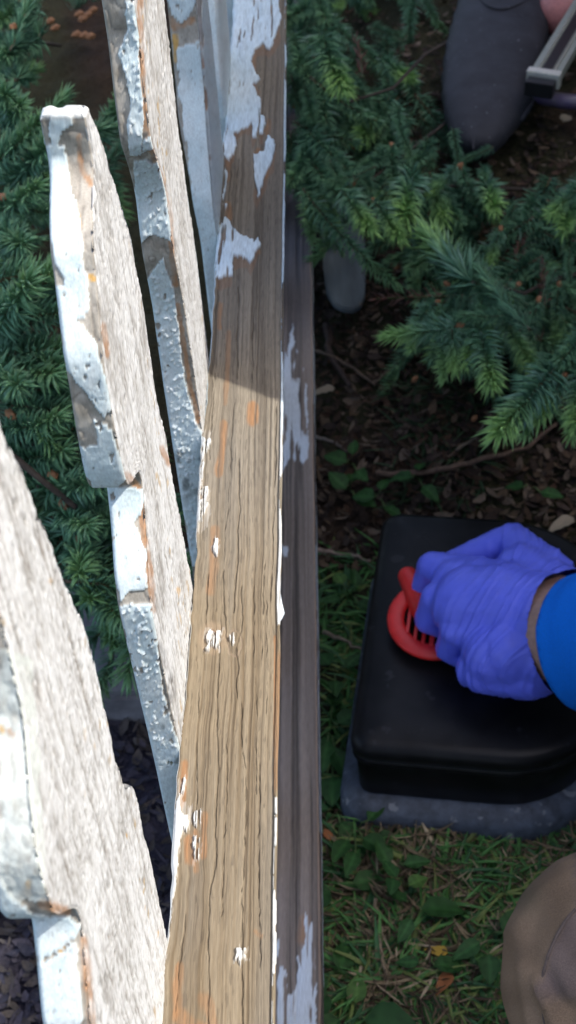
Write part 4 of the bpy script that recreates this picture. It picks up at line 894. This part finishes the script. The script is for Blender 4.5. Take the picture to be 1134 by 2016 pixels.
stick(curve([(620, 690), (680, 715), (740, 755), (800, 700)], dz=.015), .0022, (.12, .085, .06), 'thin dark twig curving across the bare soil')
stick(curve([(620, 860), (660, 870), (690, 890)], dz=.01), .0022, (.14, .11, .09), 'short grey twig next to the lower rail')
stick(curve([(640, 1243), (680, 1262), (712, 1278)], dz=.012), .0022, (.2, .16, .11), 'short tan twig leading towards the black case')
stick(curve([(745, 1770), (752, 1830), (748, 1880), (762, 1920)], dz=.012), .0016, (.26, .2, .13), 'upright dry stalk among the weeds')
stick(curve([(900, 885), (935, 860), (985, 790)], dz=.02), .002, (.12, .10, .075), 'slim forked twig under the spruce tips')

# ---------------------------------------------------------------- leaf litter, grass, weeds
def litter(name, n, region, size, cols, seed, lift=.006, wmax=.6):
    r = np.random.default_rng(seed); V = []; Fc = []; Cc = []; k = 0
    while k < n:
        a = r.uniform(region[0], region[2]); b = r.uniform(region[1], region[3]); p = G(a, b, r.uniform(0, lift))
        if p[0] < .0 and p[0] > -.05 and False: continue
        L = r.uniform(*size); wd = L*r.uniform(min(.12, wmax*.5), wmax); an = r.uniform(0, 6.28); d = np.array([math.cos(an), math.sin(an), r.normal(0, .25)]); s = np.array([-d[1], d[0], r.normal(0, .35)])
        up = np.array([0, 0, 1.]); cu = r.uniform(.0, .35)*L; b0 = len(V)
        for t, ww in ((-.5, .15), (-.2, 1), (.2, .85), (.5, .1)):
            c = p+d*L*t+up*cu*(4*t*t-.3); V += [c-s*wd*.5*ww+up*cu*.4*ww, c, c+s*wd*.5*ww+up*cu*.4*ww]
        col = np.array(cols[r.integers(len(cols))])*r.uniform(.6, 1.3); Cc += [col]*12
        for i in range(3):
            for j in (0, 1): q = b0+i*3+j; Fc.append((q, q+1, q+4, q+3))
        k += 1
    o = obj(name, mesh(name, V, Fc, MDRY, True, np.array(Cc))); return tag(o, None, None, None, 'stuff')
browns = [(.06, .038, .024), (.04, .027, .02), (.10, .07, .045), (.055, .032, .02), (.13, .10, .075), (.03, .022, .018), (.05, .035, .028)]
o = litter('leaf_litter', 4600, (600, 380, 1180, 1120), (.004, .020), browns, 5, .010); tag(o, 'brown leaf and bark litter on the soil under the spruce', 'leaf litter')
o = litter('dead_grass', 3300, (600, 1550, 1180, 2060), (.010, .035), [(.24, .19, .12), (.16, .125, .08), (.08, .06, .04), (.36, .30, .20)], 6, .012, .09); tag(o, 'dry straw and thatch between the weeds', 'dead grass')
o = litter('bark_chips', 1800, (-60, 1200, 420, 2060), (.004, .02), [(.05, .045, .06), (.03, .03, .045), (.07, .06, .055)], 8, .008); tag(o, 'dark damp bark chips behind the near pickets', 'bark chips')
o = litter('needle_litter', 3500, (560, -100, 1180, 700), (.006, .016), browns, 9, .012); tag(o, 'dead needles and crumbs under the spruce crown', 'needle litter')
def grass(name, n, pick, seed, hl=(.02, .055), cols=((.06, .18, .045), (.09, .24, .065), (.05, .14, .055), (.18, .24, .07))):
    r = np.random.default_rng(seed); V = []; Fc = []; Cc = []; k = 0
    while k < n:
        a, b = pick(r)
        p = G(a, b, -.002); tuft = r.integers(1, 5)
        for _ in range(tuft):
            L = r.uniform(*hl); an = r.uniform(0, 6.28); d = np.array([math.cos(an), math.sin(an), 0]); s = np.array([-d[1], d[0], 0])
            wd = r.uniform(.0010, .0024); rise = r.uniform(.25, .8); b0 = len(V); col = np.array(cols[r.integers(len(cols))])*r.uniform(.7, 1.25)
            for i, t in enumerate((0, .3, .6, .85, 1)):
                c = p+d*L*(t*(1-rise*.5)+.3*t*t)+np.array([0, 0, L*rise*(t-.62*t*t)]); ww = wd*(1-t**2.2)+.00012
                V += [c-s*ww+np.array([0, 0, ww*.7]), c, c+s*ww+np.array([0, 0, ww*.7])]; Cc += [col*(.8+.4*t)]*3
            for i in range(4):
                for j in (0, 1): q = b0+i*3+j; Fc.append((q, q+1, q+4, q+3))
        k += 1
    return tag(obj(name, mesh(name, V, Fc, MLF, True, np.array(Cc))), None, None, None, 'stuff')
def pk(r):
    while True:
        a = r.uniform(640, 1180); b = r.uniform(1590, 2080); dn = .35+.65*sstep(1750, 2016, b) if a < 850 else .8
        if r.random() < dn: return a, b
o = grass('grass', 1500, pk, 3); tag(o, 'sparse green grass blades in front of the black case', 'grass')
o = grass('grass', 260, lambda r: (r.uniform(635, 770), r.uniform(1080, 1600)), 4, (.015, .045)); tag(o, 'short grass between the lower rail and the black case', 'grass')
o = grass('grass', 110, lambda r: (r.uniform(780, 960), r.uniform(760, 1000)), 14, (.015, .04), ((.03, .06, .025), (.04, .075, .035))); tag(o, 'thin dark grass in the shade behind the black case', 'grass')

def leaf_mesh(seed, wr_=.62, col=(.05, .15, .03)):
    r = np.random.default_rng(seed); V = []; Fc = []; Cc = []; n = 9; m = 7
    for i in range(n):
        t = i/(n-1); wd = wr_*.5*(math.sin(math.pi*t**.75))**.8*(1-.25*t)+.004
        for j in range(m):
            s = j/(m-1)*2-1
            V.append((s*wd, t, .13*abs(s)*wd*2-.22*t*t+.02*r.normal()+.02*math.cos(t*24)*abs(s))); vein = (j == 3)*.5+.0
            Cc.append(np.array(col)*(1+vein+.12*math.cos(t*24)+.1*r.normal()))
    for i in range(n-1):
        for j in range(m-1): q = i*m+j; Fc.append((q, q+1, q+m+1, q+m))
    return mesh('leaf', V, Fc, MLF, True, np.clip(np.array(Cc), .01, 1))
LM = [leaf_mesh(1, .68, (.032, .10, .024)), leaf_mesh(2, .82, (.028, .09, .024)), leaf_mesh(3, .6, (.036, .11, .03)), leaf_mesh(4, .74, (.08, .17, .04))]
MSTEM = mat_plain('weed_stem', (.08, .14, .04), .6, 100)
def weed(px, py, leaves, label, h=.03):
    p = G(px, py, 0); e = empty('weed_plant', tuple(p), label, 'weed', 'low broad leaved weeds on the ground')
    for (dx_, dy_, L, k) in leaves:
        b = onz(px+dx_, py+dy_, p[2]+h*random.uniform(.6, 1.1)); an = math.atan2(-dy_, dx_) if (dx_ or dy_) else random.uniform(0, 6.28)
        an += random.uniform(-.4, .4); V, Fc = tube([p, (p+b)/2+(0, 0, h*.2), b], .0007, 5)
        st_ = obj('stem', mesh('stem', V, Fc, MSTEM), e)
        o = bpy.data.objects.new('leaf', LM[k]); C.objects.link(o); o.parent = e; o.matrix_parent_inverse = Matrix.Translation(-wloc(e))
        o.matrix_basis = Matrix.Translation(Vector(b))@Matrix.Rotation(an-math.pi/2, 4, 'Z')@Matrix.Rotation(random.uniform(-.2, .45), 4, 'X')@Matrix.Rotation(random.uniform(-.35, .35), 4, 'Y')@Matrix.Scale(L, 4)
weed(655, 1930, [(-10, 0, .040, 1), (-15, 20, .034, 1), (15, -20, .028, 0)], 'large round leaved weed against the lower rail near the bottom edge', .03)
weed(700, 2000, [(20, 10, .04, 1), (-30, 8, .03, 0), (0, -25, .022, 3)], 'broad weed at the very bottom beside the lower rail')
weed(815, 1785, [(15, 5, .034, 0), (-15, -10, .02, 2), (-5, 25, .02, 2)], 'single pointed leaf weed lying in the middle of the dry grass')
weed(800, 1748, [(5, -5, .018, 3), (-20, -20, .02, 2)], 'small weed with one yellow green leaf')
weed(660, 1600, [(10, 20, .026, 0), (-15, -5, .022, 2), (20, 40, .026, 1), (35, 50, .024, 0)], 'leafy weed cluster just left of the case corner')
weed(700, 1640, [(-15, 15, .024, 0), (15, 10, .024, 1), (0, 40, .024, 2), (40, 10, .02, 1), (25, -25, .02, 0)], 'weed clump in front of the grey case base')
weed(665, 1745, [(-15, 10, .034, 1), (30, -5, .026, 0), (20, -40, .02, 2)], 'weed pressing on the rail beside a patch of straw')
weed(775, 1712, [(-10, -10, .022, 0), (20, -10, .022, 2), (0, 18, .016, 1)], 'three leaved weed below the middle of the case')
weed(845, 1900, [(10, 0, .024, 0), (-20, -5, .018, 2)], 'small pointed weed near the yellow fallen leaf')
weed(955, 1850, [(-10, 5, .024, 2), (8, 30, .022, 1), (35, -15, .026, 0)], 'weed with three leaves touching the brown knee')
weed(650, 1440, [(-5, 20, .028, 0), (15, -15, .024, 1), (10, 40, .03, 1), (5, -50, .024, 0)], 'tall weed between the lower rail and the case side')
weed(655, 1510, [(0, 20, .03, 1), (20, 0, .022, 2), (-5, -30, .024, 0)], 'dark weed close to the lower left corner of the case')
weed(660, 1330, [(0, 10, .022, 0), (20, -15, .02, 2), (-10, -20, .022, 1)], 'little weed beside the pale twig')
weed(690, 1180, [(-20, 0, .02, 2), (15, 5, .018, 1), (10, -25, .02, 0), (-15, -30, .02, 3)], 'bright sprouting weed left of the red disc')
for (a, b, t_) in [(690, 915, 'upper'), (688, 968, 'lower'), (745, 985, 'right hand'), (820, 945, 'shaded')]:
    weed(a, b, [(-8, -5, .026, 1), (12, 12, .024, 0), (5, -20, .02, 0)], t_+' dark leaved weed behind the back edge of the case')
weed(600, 300, [(-10, -5, .05, 0), (15, 20, .045, 1)], 'broad smooth green leaf poking out beside the upper rail', .08)
weed(1040, 965, [(-10, -5, .02, 1), (25, 5, .022, 0)], 'low weed at the top right of the case')
# a few single fallen leaves
MY = mat_plain('yellow_leaf', (.45, .30, .04), .7, 200, .3); MO = mat_plain('orange_leaf', (.32, .12, .04), .8, 200, .3); MT = mat_plain('tan_leaf', (.3, .25, .18), .8, 200, .3)
def fallen(a, b, L, an, mat, label):
    p = G(a, b, .014); me = LM[2].copy(); me.materials.clear(); me.materials.append(mat); o = obj('fallen_leaf', me); tag(o, label, 'leaf', 'fallen leaves')
    o.matrix_world = Matrix.Translation(Vector(p))@Matrix.Rotation(an, 4, 'Z')@Matrix.Rotation(.2, 4, 'Y')@Matrix.Scale(L, 4)
fallen(882, 1878, .018, 1.2, MY, 'small bright yellow fallen leaf in the grass')
fallen(650, 1655, .014, .3, MO, 'orange brown fallen leaf touching the lower rail')
fallen(1093, 210, .024, 0, MO, 'orange fallen leaf below the stool leg'); fallen(1108, 240, .026, -.5, MT, 'pale tan fallen leaf below the stool leg')
fallen(1130, 1020, .03, 2, MT, 'tan fallen leaf behind the case at the right edge'); fallen(660, 765, .03, 1.7, MT, 'curled tan leaf on the bare soil by the rail')
fallen(890, 1915, .02, 2.4, MO, 'rusty curled leaf lying in front of the knee')

# paving slab edge seen behind the pickets
me = boxm(-.45, -.15, .745, .93, -.06, .028, .006); sl_ = bmobj('paving_slab', me, mat_plain('grey_concrete', (.16, .16, .17), .95, 60, .3, .5, .002)); tag(sl_, 'grey concrete slab lying behind the pickets beyond the dark bark chips', 'slab')
# shed added out of view, its outline cut to shade the ground and far rail
MSID = mat_plain('siding', (.42, .40, .36), .8, 4, .1, .2, .002); MROOF = mat_plain('shingle_grey', (.08, .08, .08), .9, 20, .4, .6, .004)
shed = empty('garden_shed', (2.6, .5, 0), 'clapboard garden shed with a steep gable off to the right', 'shed')
XS = 1.9
def zedge(xp): return .549+(XS-xp)*SUN[2]/SUN[0]
def yw(xp, yp): z = zedge(xp); return yp+SUN[1]/SUN[2]*(z-.549), z
e0 = yw(.09, .50); e1 = yw(-.6, .50+.69*.66)
prof = [(-4, -.1), (6, -.1), (6, e1[1]), (e1[0], e1[1]), e0, (-4, e0[1])]
V = [(XS, y, z) for y, z in prof]+[(XS+1.6, y, z) for y, z in prof]; n_ = len(prof)
Fc = [tuple(range(n_)), tuple(range(2*n_-1, n_-1, -1))]+[(i, (i+1) % n_, n_+(i+1) % n_, n_+i) for i in range(n_)]
obj('wall', mesh('wall', V, Fc, MSID, False), shed)
print('SHED', e0, e1)
for nm in ('roof',):
    bmobj(nm, boxm(XS+.05, XS+1.7, e1[0]+.05, 6.1, e1[1]+.002, e1[1]+.05), MROOF, shed)
